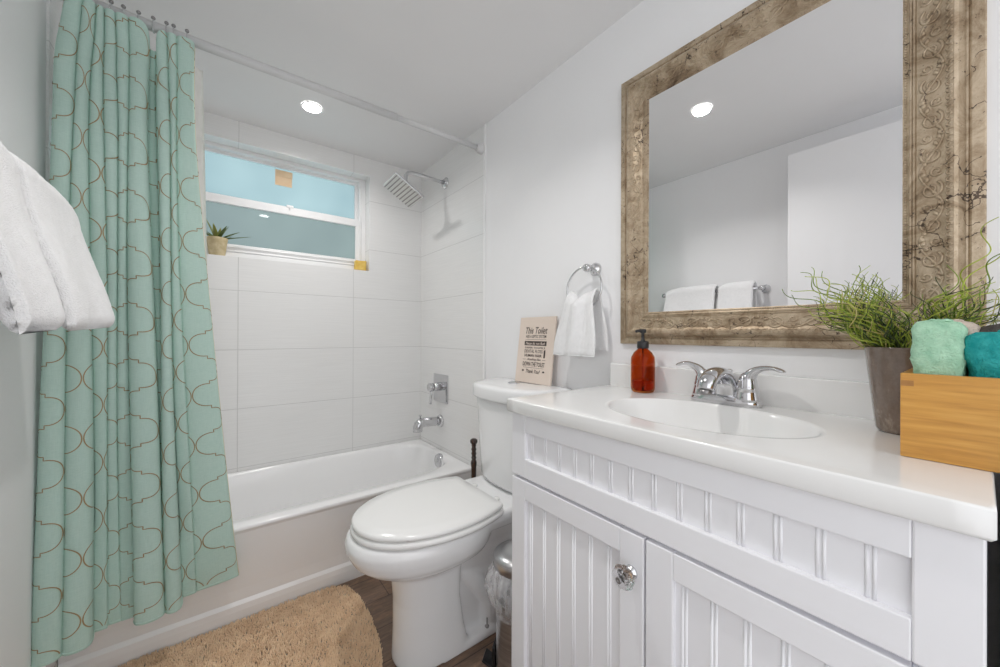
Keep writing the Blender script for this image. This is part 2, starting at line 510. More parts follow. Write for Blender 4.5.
b.box(lx1 - 0.01, lx1 + 0.004, wy - 0.01, wy + 0.026, 1.8, 2.05, 0.002)
b.box(lx0, lx0 + 0.028, wy + 0.026, wy + 0.045, 1.8, 2.04, 0.002)
b.build('upper_sash', VINYL, win)
b = MB(); b.add([(lx0, wy + 0.036, 1.8), (lx1, wy + 0.036, 1.8), (lx1, wy + 0.036, 2.045), (lx0, wy + 0.036, 2.045)], [(0, 1, 2, 3)], 0, False)
b.build('upper_pane', PANE_UP, win)
b = MB(); b.add([(lx0, wy + 0.014, 1.54), (lx1, wy + 0.014, 1.54), (lx1, wy + 0.014, 1.79), (lx0, wy + 0.014, 1.79)], [(0, 1, 2, 3)], 0, False)
b.build('lower_pane', PANE_LO, win)
b = MB()
b.box(0.30, 0.335, wy - 0.004, wy + 0.012, 1.808, 1.822, 0.003); b.box(0.312, 0.32, wy - 0.012, wy, 1.80, 1.815, 0.002)
b.build('latch', VINYL, win)

# paper sticker at top of upper pane and foam block on the sill
t_ = empty('paper_sticker', (0.28, wy + 0.028, 1.93), 'tan square paper sticker at the top edge of the upper window pane', 'sticker')
b = MB(); b.box(0.247, 0.331, wy + 0.031, wy + 0.0335, 1.935, 2.022); b.build('sheet', TANPAPER2, t_)
b = MB(); b.box(0.249, 0.333, wy + 0.029, wy + 0.031, 1.986, 2.022); b.build('fold', TANPAPER, t_)
b = MB()
bm_ = bmesh.new(); bmesh.ops.create_cube(bm_, size=1.0); bmesh.ops.subdivide_edges(bm_, edges=bm_.edges[:], cuts=5, use_grid_fill=True)
for v in bm_.verts:
    v.co = Vector((0.692 + v.co.x * 0.062, 2.342 + v.co.y * 0.04, 1.5085 + v.co.z * 0.061)) + noise.noise_vector(v.co * 5) * 0.004
b.bm(bm_, 0, True)
tag(b.build('foam_block', FOAM), 'small yellow foam block on the right end of the window sill', 'foam block')

# aloe in a clay pot on the sill
ax_, ay_, az_ = -0.012, 2.352, WZ0
pl_ = empty('potted_aloe', (ax_, ay_, az_), 'small spiky green aloe in a pale clay pot on the window sill', 'plant')
b = MB(); b.lathe([(0.030, 0.0), (0.033, 0.004), (0.044, 0.088), (0.0455, 0.092), (0.042, 0.092), (0.040, 0.084), (0.02, 0.08)], (ax_, ay_, az_), n=36)
b.build('pot', TERRA, pl_)
b = MB(); b.lathe([(0.0405, 0.078), (0.03, 0.084), (0.012, 0.086)], (ax_, ay_, az_), n=24); b.build('soil', SOIL, pl_)
b = MB()
def aloe_leaf(ang, lean, ln, wd, mi):
    pts = []; rad = []
    d = Vector((cos(ang), sin(ang), 0))
    for i in range(9):
        q = i / 8
        h = ln * q
        out = lean * (q ** 1.3) * ln
        pts.append(Vector((ax_, ay_, az_ + 0.08)) + d * (0.006 + out) + Vector((0, 0, h * (1 - 0.35 * lean))))
        w = wd * (0.75 + 0.5 * q) * (1 - q ** 2.2) + 0.0006
        rad.append((w * 0.38, w))
    b.tube(pts, rad, 8, mi, flat=(cos(ang), sin(ang), 0.4))
for ang, lean, ln, wd, mi in ((2.9, 0.35, 0.125, 0.012, 1), (0.3, 0.45, 0.10, 0.012, 0), (-0.3, 1.1, 0.085, 0.010, 0), (1.2, 0.6, 0.09, 0.010, 0), (3.5, 1.1, 0.07, 0.010, 0), (4.4, 0.5, 0.09, 0.012, 1), (5.3, 0.7, 0.09, 0.011, 0), (0.9, 1.3, 0.085, 0.009, 0), (2.2, 0.9, 0.08, 0.010, 0), (-0.9, 0.25, 0.07, 0.011, 1), (0.1, 1.5, 0.095, 0.008, 0)):
    aloe_leaf(ang, lean, ln, wd, mi)
b.build('leaves', [ALOE, ALOE2], pl_)

# open door leaf behind the camera, seen in the mirror
dr = empty('door_1', (-0.24, 0.6, 0)); tag(dr, kind='structure')
b = MB(); b.box(-0.262, -0.226, -0.1, 0.625, 0.012, 2.04, 0.002); b.build('door_leaf', WALL, dr)

# ------------------------------------------------------------------ recessed downlights
DLAB = ['round recessed downlight in ceiling above the bathtub', 'round recessed downlight in ceiling that shows in the mirror']
for i, (x, y) in enumerate(DOWNLIGHTS):
    d = empty('recessed_downlight', (x, y, CEIL), DLAB[i], 'ceiling light', 'recessed downlights')
    b = MB(); b.lathe([(0.046, -0.001), (0.046, -0.003), (0.043, -0.005), (0.038, -0.005), (0.037, -0.003)], (x, y, CEIL), n=40, cap=False); b.build('trim_ring', TRIM, d)
    b = MB(); b.lathe([(0.0395, -0.0056), (0.030, -0.0075), (0.004, -0.0085)], (x, y, CEIL), n=36); b.build('lens', LENS, d)

# ------------------------------------------------------------------ bathtub
TY0, TY1, TZ = 1.638, 2.306, 0.382
TX0, TX1 = -0.384, 1.082
def make_tub():
    root = empty('bathtub', (0.35, 1.95, 0), 'white alcove bathtub with a plain apron under the tiled window wall', 'bathtub')
    n = 128
    cx, cy = (TX0 + TX1) / 2, (TY0 + TY1) / 2 + 0.012
    def rect(x0, x1, y0, y1, r):
        out = []
        for j in range(n):
            a = 2 * pi * j / n
            # superellipse mapped
            hx, hy = (x1 - x0) / 2, (y1 - y0) / 2
            e = r
            c_, s_ = cos(a), sin(a)
            x = math.copysign(abs(c_) ** (2 / e), c_) * hx; y = math.copysign(abs(s_) ** (2 / e), s_) * hy
            out.append(((x0 + x1) / 2 + x, (y0 + y1) / 2 + y))
        return out
    def ring(x0, x1, y0, y1, e, z): return [(p[0], p[1], z) for p in rect(x0, x1, y0, y1, e)]
    rings = [ring(TX0, TX1, TY0, TY1, 60, TZ - 0.012), ring(TX0, TX1, TY0, TY1, 60, TZ - 0.006), ring(TX0 + 0.002, TX1 - 0.002, TY0 + 0.002, TY1 - 0.002, 60, TZ - 0.0015), ring(TX0 + 0.006, TX1 - 0.006, TY0 + 0.006, TY1 - 0.006, 50, TZ)]
    ix0, ix1, iy0, iy1 = TX0 + 0.075, TX1 - 0.048, TY0 + 0.078, TY1 - 0.024
    rings += [ring(ix0 - 0.008, ix1 + 0.008, iy0 - 0.008, iy1 + 0.006, 4.6, TZ + 0.001),
              ring(ix0, ix1, iy0, iy1, 4.2, TZ - 0.006), ring(ix0 + 0.008, ix1 - 0.008, iy0 + 0.006, iy1 - 0.006, 4, TZ - 0.02),
              ring(ix0 + 0.05, ix1 - 0.018, iy0 + 0.018, iy1 - 0.018, 4, TZ - 0.12), ring(ix0 + 0.11, ix1 - 0.045, iy0 + 0.03, iy1 - 0.03, 4.5, TZ - 0.24),
              ring(ix0 + 0.16, ix1 - 0.07, iy0 + 0.05, iy1 - 0.05, 4, TZ - 0.30), ring(ix0 + 0.24, ix1 - 0.12, iy0 + 0.1, iy1 - 0.1, 3.5, TZ - 0.325)]
    b = MB(); b.rings(rings, False, True); b.build('basin', ENAMEL, root)
    # apron with toe ledge
    prof = [(TY0 + 0.0, TZ - 0.006), (TY0 + 0.0005, TZ - 0.014), (TY0 + 0.006, TZ - 0.026), (TY0 + 0.048, 0.13), (TY0 + 0.054, 0.085), (TY0 + 0.046, 0.072), (TY0 + 0.046, 0.05), (TY0 + 0.052, 0.0)]
    prof = [(y + 0.001, z) for y, z in prof]
    b = MB()
    vs = []
    for x in (TX0, TX1):
        vs += [(x, y, z) for y, z in prof] + [(x, TY0 + 0.09, 0.0), (x, TY0 + 0.09, TZ - 0.03)]
    k = len(prof) + 2
    fs = [(i, (i + 1) % k, k + (i + 1) % k, k + i) for i in range(k)] + [tuple(range(k)), tuple(range(2 * k - 1, k - 1, -1))]
    b.add(vs, fs, 0, False)
    b.build('apron', ENAMEL, root)
    # overflow plate on the drain end
    b = MB()
    M = Matrix.Rotation(radians(8), 3, 'Y')
    b.lathe([(0.0395, 0.014), (0.0395, 0.003), (0.035, -0.004), (0.012, -0.008), (0.010, -0.005), (0.004, -0.005)], (1.016, 1.925, 0.352), 'X', 32, M=M)
    b.build('overflow_plate', CHROME, root)
    b = MB(); b.lathe([(0.035, 0), (0.03, 0.004), (0.01, 0.006)], (0.78, 1.95, TZ - 0.326), n=24); b.build('drain', CHROME, root)
    return root
make_tub()

# ------------------------------------------------------------------ shower fittings on the faucet wall
FX = X1 - 0.006
sh = empty('rain_shower', (FX, 1.97, 2.0), 'square chrome rain shower head on a bent wall arm', 'shower head')
b = MB(); b.lathe([(0.034, 0.0), (0.034, -0.004), (0.028, -0.012), (0.012, -0.014)], (FX, 1.97, 2.0), 'X', 32); b.build('wall_flange', CHROME, sh)
b = MB()
pts = [(FX, 1.97, 2.0), (1.0, 1.97, 2.003), (0.90, 1.97, 2.006), (0.865, 1.97, 2.005), (0.842, 1.968, 1.997), (0.830, 1.966, 1.980), (0.826, 1.963, 1.955), (0.822, 1.958, 1.925)]
b.tube(pts, 0.0105, 14); b.build('shower_arm', CHROME, sh)
t = 0.529
ax3 = Vector((cos(t), 0, -sin(t))); n3 = Vector((sin(t), 0, cos(t))); ay3 = Vector((0, 1, 0)); C3 = Vector((0.806, 1.95, 1.881))
ay3 = (ay3 * cos(0.07) - n3 * sin(0.07)).normalized(); n3 = ax3.cross(ay3)
Mh = Matrix((ax3, ay3, n3)).transposed().to_4x4(); Mh.translation = C3
b = MB(); b.box(-0.094, 0.094, -0.085, 0.085, 0.0, 0.011, 0.002, M=Mh); b.build('head_plate', CHROME, sh)
b = MB()
b.lathe([(0.03, 0.0), (0.028, 0.01), (0.018, 0.02), (0.016, 0.035), (0.012, 0.05)], C3 + n3 * 0.011, 'Z', 24, M=Mh.to_3x3()); b.build('swivel_joint', CHROME, sh)
SILIC = simple_noise_mat('spray_face', (0.70, 0.71, 0.69), (0.78, 0.78, 0.76), 20, 0.35)
b = MB()
b.box(-0.091, 0.091, -0.082, 0.082, -0.004, 0.0, 0.001, M=Mh)
for i in range(9):
    x = -0.08 + 0.02 * i
    b.box(x - 0.003, x + 0.003, -0.082, 0.082, -0.0065, -0.003, 0.0, mat=1, M=Mh)
b.build('spray_face', [SILIC, DSTEEL], sh)

va = empty('shower_valve', (FX, 2.02, 0.76), 'square chrome shower valve plate with a lever on the tiled faucet wall', 'faucet')
b = MB(); b.box(FX - 0.008, FX, 1.926, 2.104, 0.672, 0.842, 0.002); b.build('escutcheon', CHROME, va)
b = MB(); b.lathe([(0.026, 0.0), (0.026, -0.03), (0.024, -0.033), (0.022, -0.034), (0.022, -0.040), (0.025, -0.041), (0.025, -0.066), (0.022, -0.069), (0.003, -0.069)], (FX - 0.008, 2.03, 0.765), 'X', 32); b.build('valve_stem', CHROME, va)
b = MB(); b.tube([(FX - 0.062, 2.03, 0.765), (FX - 0.063, 2.03, 0.72), (FX - 0.066, 2.03, 0.664)], [(0.009, 0.014), (0.007, 0.012), (0.007, 0.012)], 14, flat=(1, 0, 0)); b.build('lever', CHROME, va)

spo = empty('tub_spout', (FX, 2.02, 0.56), 'chrome tub spout with a diverter pin below the shower valve', 'faucet')
b = MB(); b.lathe([(0.038, 0.0), (0.038, -0.006), (0.032, -0.014), (0.02, -0.015)], (FX, 2.02, 0.555), 'X', 32); b.build('wall_flange', CHROME, spo)
b = MB()
b.tube([(FX, 2.02, 0.555), (1.01, 2.02, 0.560), (0.975, 2.02, 0.562), (0.952, 2.02, 0.560), (0.938, 2.02, 0.550), (0.932, 2.02, 0.534), (0.931, 2.02, 0.512)], [0.026, 0.027, 0.028, 0.030, 0.030, 0.029, 0.027], 20); b.build('spout_body', CHROME, spo)
b = MB(); b.lathe([(0.004, 0), (0.004, 0.012), (0.009, 0.013), (0.009, 0.019), (0.004, 0.021)], (0.948, 2.02, 0.589), n=16); b.build('diverter_pin', CHROME, spo)

# ------------------------------------------------------------------ curtain rod, hooks, curtain, liner
RY, RZ, RR = 1.585, 2.054, 0.0155
rod = empty('curtain_rod', (0.35, RY, RZ), 'white tension rod across the ceiling end of the bathtub', 'curtain rod')
b = MB(); b.tube([(X0, RY, RZ), (0.62, RY, RZ)], RR, 20); b.build('outer_tube', RODM, rod)
b = MB(); b.tube([(0.60, RY, RZ), (FX - 0.03, RY, RZ)], RR * 0.82, 20); b.build('inner_tube', RODM, rod)
b = MB(); b.lathe([(0.027, 0.0), (0.027, -0.006), (0.021, -0.03), (0.018, -0.034), (0.012, -0.035)], (FX, RY, RZ), 'X', 28); b.build('end_cap', RODM, rod)
b = MB(); b.lathe([(0.027, 0.0), (0.027, 0.006), (0.021, 0.03), (0.018, 0.034), (0.012, 0.035)], (X0, RY, RZ), 'X', 28); b.build('end_cap', RODM, rod)

# pleats: u ranges measured on the photo were turned into X at the curtain plane
#        xt0    xt1    xb0     xb1   ampT  ampB   yT     yB
PLEATS = [
    (-0.372, -0.330, -0.400, -0.346, 0.040, 0.050, 1.565, 1.555),
    (-0.330, -0.296, -0.346, -0.290, 0.038, 0.050, 1.565, 1.565),
    (-0.296, -0.270, -0.290, -0.262, 0.036, 0.004, 1.570, 1.590),
    (-0.270, -0.248, -0.262, -0.234, 0.034, 0.003, 1.570, 1.602),
    (-0.248, -0.220, -0.234, -0.201, 0.036, 0.004, 1.570, 1.602),
    (-0.220, -0.176, -0.201, -0.134, 0.042, 0.050, 1.572, 1.590),
    (-0.176, -0.160, -0.134, -0.126, 0.014, 0.014, 1.585, 1.595),
    (-0.160, -0.136, -0.132, -0.093, 0.036, 0.050, 1.574, 1.598),
    (-0.136, -0.112, -0.093, -0.058, 0.034, 0.006, 1.574, 1.624),
    (-0.112, -0.070, -0.058, 0.056, 0.036, 0.008, 1.574, 1.628),
]
PLEATS = [(a, b_, c * y1 / 1.58, d * y1 / 1.58, e, f, y0, y1) for a, b_, c, d, e, f, y0, y1 in PLEATS]
PL_S = []
s_acc = 0.0
for p in PLEATS:
    w = max(p[1] - p[0], p[3] - p[2]); A = max(p[4], p[5])
    ln = max(w * 1.06, 0.5 * (w + 2.1 * A + p[1] - p[0]))
    PL_S.append((s_acc, s_acc + ln)); s_acc += ln
S_TOT = s_acc
CZT, CZB = 2.030, 0.205
def curtain_pt(s, t):
    """s: metres across the cloth, t: 0 at the heading, 1 at the hem"""
    i = 0
    while i < len(PLEATS) - 1 and s > PL_S[i][1]: i += 1
    p = PLEATS[i]
    q = max(0.0, min(1.0, (s - PL_S[i][0]) / (PL_S[i][1] - PL_S[i][0])))
    k = t ** 1.5
    x0 = lerp(p[0], p[2], k); x1 = lerp(p[1], p[3], k)
    lean = 0.030 * math.exp(-t / 0.07)
    x0 += lean * max(0, 1 - i / 3); x1 += lean * max(0, 1 - (i + 1) / 3)
    # slight wander with height
    x0 += 0.004 * sin(5 * t + i * 1.7) * (1 - t) * 2 * min(1, t * 6); x1 += 0.004 * sin(5 * t + (i + 1) * 1.7) * (1 - t) * 2 * min(1, t * 6)
    A = lerp(p[4], p[5], k)
    pinch = 1 - 0.35 * math.exp(-((t - 0.045) / 0.03) ** 2)
    A *= pinch
    yb = lerp(p[6], p[7], k)
    th = pi * q
    w = x1 - x0
    bul = min(0.35, 0.30 * A / 0.03)
    x = (x0 + x1) / 2 - (w / 2) * cos(th) * (1 + bul * sin(th))
    sag = 0.060 * math.exp(-((s - (PL_S[6][0] + PL_S[6][1]) / 2) / 0.035) ** 2)
    y = yb - A * (max(0, sin(th)) ** 0.75)
    y += 0.004 * noise.noise((s * 9, t * 7, 0.3))
    z = lerp(CZT - sag, CZB, t)
    if i == len(PLEATS) - 1: z += 0.012 * t * q
    return Vector((x, y, z))
cur = empty('shower_curtain', (-0.18, 1.56, CZT), 'seafoam green curtain with tan trellis lines hanging gathered at the left', 'shower curtain')
b = MB()
NS, NT = 200, 90
b.grid(lambda i, j: curtain_pt(i * S_TOT, j), NS, NT)
def curtain_n(s, t):
    e = 0.002
    a = curtain_pt(min(S_TOT, s + e), t) - curtain_pt(max(0, s - e), t)
    c = curtain_pt(s, min(1, t + e)) - curtain_pt(s, max(0, t - e))
    n = a.cross(c)
    n = n.normalized() if n.length > 1e-9 else Vector((0, -1, 0))
    if i_side(s) * n.y > 0: n = -n
    return n
def i_side(s): return 1
PW, PP = 0.080, 0.168
HT = CZT - CZB
def half_period():
    pts = []
    for k in range(15):
        a = (pi / 2) * k / 14
        pts.append((0.15 + 0.85 * cos(a), 0.222 * sin(a)))
    pts.append((0.0, 0.222)); pts.append((0.0, 0.25))
    return pts
HP = half_period()
def full_period():
    up = HP[:]                                    # y 0 .. .25, s 1 .. 0
    up2 = [(-s_, 0.5 - y) for s_, y in reversed(HP)]   # .25 .. .5
    up3 = [(-s_, 0.5 + y) for s_, y in HP]
    up4 = [(s_, 1.0 - y) for s_, y in reversed(HP)]
    out = []
    for q in up + up2 + up3 + up4:
        if not out or abs(q[0] - out[-1][0]) + abs(q[1] - out[-1][1]) > 1e-6: out.append(q)
    return out[:-1]
FPER = full_period()
k = 0
while (k + 0.5) * PW < S_TOT + PW:
    line = []
    nper = int(HT / PP) + 2
    for per in range(-1, nper):
        for s_, y in FPER:
            line.append(((k + 0.5) * PW + (1 if k % 2 else -1) * PW * 0.478 * s_, (per + y) * PP + 0.06))
    # resample so that steps stay short on the folds
    fine = []
    for a, c in zip(line[:-1], line[1:]):
        m_ = max(1, int(math.hypot(a[0] - c[0], a[1] - c[1]) / 0.006))
        for q in range(m_): fine.append((lerp(a[0], c[0], q / m_), lerp(a[1], c[1], q / m_)))
    seg = []
    def flush(seg):
        if len(seg) < 3: return
        vs = []; fs = []
        for i, (s_, y) in enumerate(seg):
            a = seg[max(0, i - 1)]; c = seg[min(len(seg) - 1, i + 1)]
            dx, dy = c[0] - a[0], c[1] - a[1]; L = math.hypot(dx, dy) or 1
            nx, ny = -dy / L * 0.0013, dx / L * 0.0013
            for sg in (-1, 1):
                ss = max(0.0, min(S_TOT, s_ + sg * nx)); tt = max(0, min(1, (y + sg * ny) / HT))
                P = curtain_pt(ss, tt)
                nn = curtain_n(ss, tt)
                vs.append(P + nn * 0.0012)
        for i in range(len(seg) - 1): fs.append((2 * i, 2 * i + 1, 2 * i + 3, 2 * i + 2))
        b.add(vs, fs, 1, True)
    for q in fine:
        if 0.001 < q[0] < S_TOT - 0.001 and 0.002 < q[1] < HT - 0.012: seg.append(q)
        else: flush(seg); seg = []
    flush(seg)
    k += 1
b.build('curtain_cloth', [CURT, TAN], cur, recalc=False)
b = MB()
def hem_path(s, t): return curtain_pt(s, t)
b.tube([curtain_pt(S_TOT, j / 40) for j in range(41)], 0.0022, 6)
b.build('side_hem', HEM, cur)
b = MB(); b.tube([curtain_pt(S_TOT * j / 160, 0.999) + Vector((0, 0, 0.004)) for j in range(161)], 0.0018, 6); b.build('bottom_hem', CURT, cur)

# liner behind the curtain
lin = empty('shower_liner', (-0.15, 1.63, 2.02), 'plain off white liner edge hanging behind the green curtain', 'shower curtain')
b = MB()
def liner_pt(i, j):
    x = lerp(-0.36, lerp(-0.050, -0.022, min(1, j * 1.2)), i)
    return Vector((x, 1.632 + 0.012 * sin(i * 40) + 0.02 * j * 0, lerp(2.0, 0.42, j)))
b.grid(liner_pt, 80, 10); b.build('liner_sheet', LINER, lin)

ORD = ['rightmost', 'second from right', 'third from right', 'fourth from right', 'fifth from right', 'sixth from right', 'seventh from right', 'leftmost visible']
HX = [-0.089, -0.122, -0.139, -0.170, -0.203, -0.236, -0.262, -0.292]
for i, x in enumerate(HX):
    h = empty('curtain_hook', (x, RY, RZ), 'small ball-tipped metal curtain hook on white rod, ' + ORD[i], 'curtain hook', 'ball-tipped hooks along the curtain rod')
    b = MB()
    pts = []
    for k in range(15):
        a = radians(-35 + 215 * k / 14)
        pts.append((x, RY + (RR + 0.004) * cos(a) * 1.0, RZ + (RR + 0.004) * sin(a)))
    pts += [(x, RY - RR - 0.004, RZ - 0.012), (x + 0.002, RY - RR - 0.005, RZ - 0.032)]
    b.tube(pts, 0.0012, 6); b.build('wire', CHROME, h)
    b = MB(); b.sphere((x, RY - 0.004, RZ + RR + 0.009), 0.0058, 12); b.build('ball', DSTEEL, h)

# ------------------------------------------------------------------ vanity
CX0, CY0, CY1 = 0.63, -0.003, 0.771
CTZ = 0.917
vanity = empty('vanity_cabinet', (0.86, 0.385, 0), 'white beadboard vanity cabinet with two doors under the sink top', 'cabinet')
b = MB()
b.box(CX0 + 0.018, X1 - 0.002, CY0, CY0 + 0.018, 0.0, 0.883, 0.001)
b.box(CX0 + 0.018, X1 - 0.002, CY1 - 0.018, CY1, 0.0, 0.883, 0.001)
b.box(CX0 + 0.02, X1 - 0.002, CY0 + 0.018, CY1 - 0.018, 0.09, 0.11)
b.box(CX0 + 0.06, CX0 + 0.075, CY0 + 0.018, CY1 - 0.018, 0.0, 0.09)
b.box(CX0 + 0.018, CX0 + 0.036, CY0, CY1, 0.69, 0.73)
b.box(CX0 + 0.018, CX0 + 0.036, CY0, CY1, 0.855, 0.883)
b.box(X1 - 0.012, X1 - 0.002, CY0 + 0.018, CY1 - 0.018, 0.09, 0.883)
b.build('carcass', CAB, vanity)
def bead_panel(mb, y0, y1, z0, z1, ph, pitch=0.0475):
    x = CX0 + 0.010
    mb.box(x, x + 0.006, y0 - 0.006, y1 + 0.006, z0 - 0.006, z1 + 0.006)
    y = y1 - ph
    while y > y0 + 0.006:
        for dy in (-0.0034, 0.0034):
            mb.tube([(x + 0.0008, y + dy, z0), (x + 0.0008, y + dy, z1)], 0.0024, 10)
        y -= pitch
def framed(mb, y0, y1, z0, z1, st, rt, rb):
    bv = 0.0025
    mb.box(CX0, CX0 + 0.018, y1 - st, y1, z0, z1, bv); mb.box(CX0, CX0 + 0.018, y0, y0 + st, z0, z1, bv)
    mb.box(CX0, CX0 + 0.018, y0 + st, y1 - st, z1 - rt, z1, 0.002); mb.box(CX0, CX0 + 0.018, y0 + st, y1 - st, z0, z0 + rb, 0.002)
b = MB(); framed(b, CY0, CY1, 0.7165, 0.8825, 0.052, 0.048, 0.049); bead_panel(b, CY0 + 0.052, CY1 - 0.052, 0.7655, 0.8345, 0.018)
b.build('drawer_front', CAB, vanity)
ymid = 0.381
KN = []
for (y0, y1, ph) in ((ymid + 0.002, CY1, 0.016), (CY0, ymid - 0.002, 0.016)):
    b = MB(); framed(b, y0, y1, 0.085, 0.709, 0.052, 0.048, 0.06); bead_panel(b, y0 + 0.052, y1 - 0.052, 0.145, 0.661, ph)
    KN.append(b.build('door', CAB, vanity))
kx, ky, kz = CX0, 0.408, 0.635
kroot = KN[0]
b = MB(); b.lathe([(0.013, 0.0), (0.013, -0.003), (0.008, -0.006), (0.007, -0.014), (0.010, -0.016)], (kx, ky, kz), 'X', 24)
kb = b.build('knob', CHROME, kroot)
# flower cut clear acrylic head
b = MB()
rings = []
for r, h in ((0.010, -0.016), (0.019, -0.020), (0.021, -0.026), (0.018, -0.034), (0.011, -0.039), (0.005, -0.040)):
    ring = []
    for j in range(32):
        a = 2 * pi * j / 32
        rr = r * (1 + 0.10 * abs(cos(4 * a)))
        ring.append((kx + h, ky + rr * cos(a), kz + rr * sin(a)))
    rings.append(ring)
b.rings(rings, smooth=False)
o = b.build('knob_head', CLEAR, kroot); tag(o, 'clear cut acrylic knob')
b = MB(); b.lathe([(0.006, -0.039), (0.006, -0.042), (0.003, -0.043), (0.0025, -0.041)], (kx, ky, kz), 'X', 16); b.build('knob_screw', DSTEEL, kroot)

# vanity top with moulded oval basin and backsplash
top = empty('sink_counter', (0.85, 0.385, CTZ), 'glossy white vanity top with moulded oval sink', 'sink')
VX0, VX1, VY0, VY1 = 0.616, X1 - 0.001, -0.009, 0.777
SXc, SYc, SA, SB = 0.836, 0.379, 0.150, 0.208
def make_top():
    b = MB()
    NN = 160
    angs = [2 * pi * j / NN for j in range(NN)]
    for cxx, cyy in ((VX0, VY0), (VX0, VY1), (VX1, VY0), (VX1, VY1)):
        a = math.atan2(cyy - SYc, cxx - SXc) % (2 * pi)
        k = min(range(len(angs)), key=lambda q: abs(angs[q] - a)); angs[k] = a
    angs.sort()
    def ell(f, z):
        out = []
        for a in angs:
            d = 1 / sqrt((cos(a) / SA) ** 2 + (sin(a) / SB) ** 2)
            out.append((SXc + f * d * cos(a), SYc + f * d * sin(a), z))
        return out
    def rect(ins, z):
        out = []
        for a in angs:
            c_, s_ = cos(a), sin(a)
            tx = ((VX1 - ins if c_ > 0 else VX0 + ins) - SXc) / c_ if abs(c_) > 1e-9 else 1e9
            ty = ((VY1 - ins if s_ > 0 else VY0 + ins) - SYc) / s_ if abs(s_) > 1e-9 else 1e9
            d = min(abs(tx), abs(ty)); out.append((SXc + d * c_, SYc + d * s_, z))
        return out
    zr = CTZ
    rings = [ell(0.08, zr - 0.125), ell(0.25, zr - 0.124), ell(0.5, zr - 0.116), ell(0.68, zr - 0.098), ell(0.82, zr - 0.066), ell(0.92, zr - 0.030), ell(0.965, zr - 0.010), ell(0.985, zr - 0.003), ell(1.0, zr)]
    e1 = rings[-1]; r0 = rect(0.0035, zr)
    for q in (0.04, 0.4, 0.7):
        rings.append([tuple(lerp(e1[i][c], r0[i][c], q) for c in range(2)) + (zr,) for i in range(len(angs))])
    rings.append(r0)
    for k in range(1, 6):
        a = (pi / 2) * k / 5
        rings.append(rect(0.0035 - 0.0035 * sin(a), zr - 0.0035 + 0.0035 * cos(a)))
    rings += [rect(0.0, zr - 0.030), rect(0.002, zr - 0.034), rect(0.03, zr - 0.034)]
    b.rings(rings, True, False)
    return b.build('counter_slab', COUNTER, top)
make_top()
b = MB(); b.box(X1 - 0.022, X1 - 0.001, VY0, VY1, CTZ - 0.005, 0.992, 0.004, 3)
b.build('backsplash', COUNTER, top)
b = MB(); b.lathe([(0.021, 0.0), (0.019, 0.003), (0.014, 0.002), (0.012, 0.006), (0.002, 0.007)], (SXc + 0.02, SYc, CTZ - 0.1255), n=24); b.build('drain', CHROME, top)

# ------------------------------------------------------------------ faucet
fx, fy, fz = 1.028, 0.400, CTZ
fa = empty('sink_faucet', (fx, fy, fz), 'chrome two handle faucet behind the oval sink', 'faucet')
b = MB()
rings = []
for z, sc_ in ((0.0, 1.0), (0.008, 1.0), (0.016, 0.95), (0.020, 0.85)):
    rings.append([(fx + 0.030 * sc_ * math.copysign(abs(cos(a)) ** 0.8, cos(a)), fy + 0.081 * sc_ * math.copysign(abs(sin(a)) ** 0.55, sin(a)), fz + z) for a in [2 * pi * j / 48 for j in range(48)]])
b.rings(rings); b.build('base_plate', CHROME, fa)
b = MB()
prof = [((1.030, 0.030, 0.018)), ]
pts = [(1.036, fy, fz + 0.010), (1.033, fy, fz + 0.035), (1.024, fy, fz + 0.058), (1.004, fy, fz + 0.073), (0.976, fy, fz + 0.077), (0.948, fy, fz + 0.071), (0.929, fy, fz + 0.057), (0.921, fy, fz + 0.042)]
rad = [(0.026, 0.036), (0.024, 0.032), (0.022, 0.028), (0.019, 0.025), (0.017, 0.023), (0.017, 0.022), (0.017, 0.021), (0.015, 0.018)]
def smooth_path(pts, rad, m=4):
    P = [Vector(p) for p in pts]; out = []; ro = []
    for i in range(len(P) - 1):
        p0, p1, p2, p3 = P[max(0, i - 1)], P[i], P[i + 1], P[min(len(P) - 1, i + 2)]
        for k in range(m):
            t = k / m
            out.append(0.5 * ((2 * p1) + (p2 - p0) * t + (2 * p0 - 5 * p1 + 4 * p2 - p3) * t * t + (3 * p1 - p0 - 3 * p2 + p3) * t ** 3))
            if isinstance(rad[i], tuple): ro.append(tuple(lerp(rad[i][c], rad[i + 1][c], t) for c in range(2)))
            else: ro.append(lerp(rad[i], rad[i + 1], t))
    out.append(P[-1]); ro.append(rad[-1])
    return out, ro
P_, R_ = smooth_path(pts, rad); b.tube(P_, R_, 20, flat=(1, 0, 0)); b.build('spout', CHROME, fa)
b = MB(); b.lathe([(0.0145, 0.0), (0.0145, -0.010), (0.012, -0.012), (0.006, -0.010)], (0.9205, fy, fz + 0.043), n=20); b.build('aerator', DSTEEL, fa)
b = MB(); b.tube([(1.056, fy, fz + 0.018), (1.056, fy, fz + 0.074)], 0.003, 8); b.lathe([(0.003, 0.072), (0.008, 0.075), (0.008, 0.082), (0.004, 0.085)], (1.056, fy, fz), n=14); b.build('lift_rod', CHROME, fa)
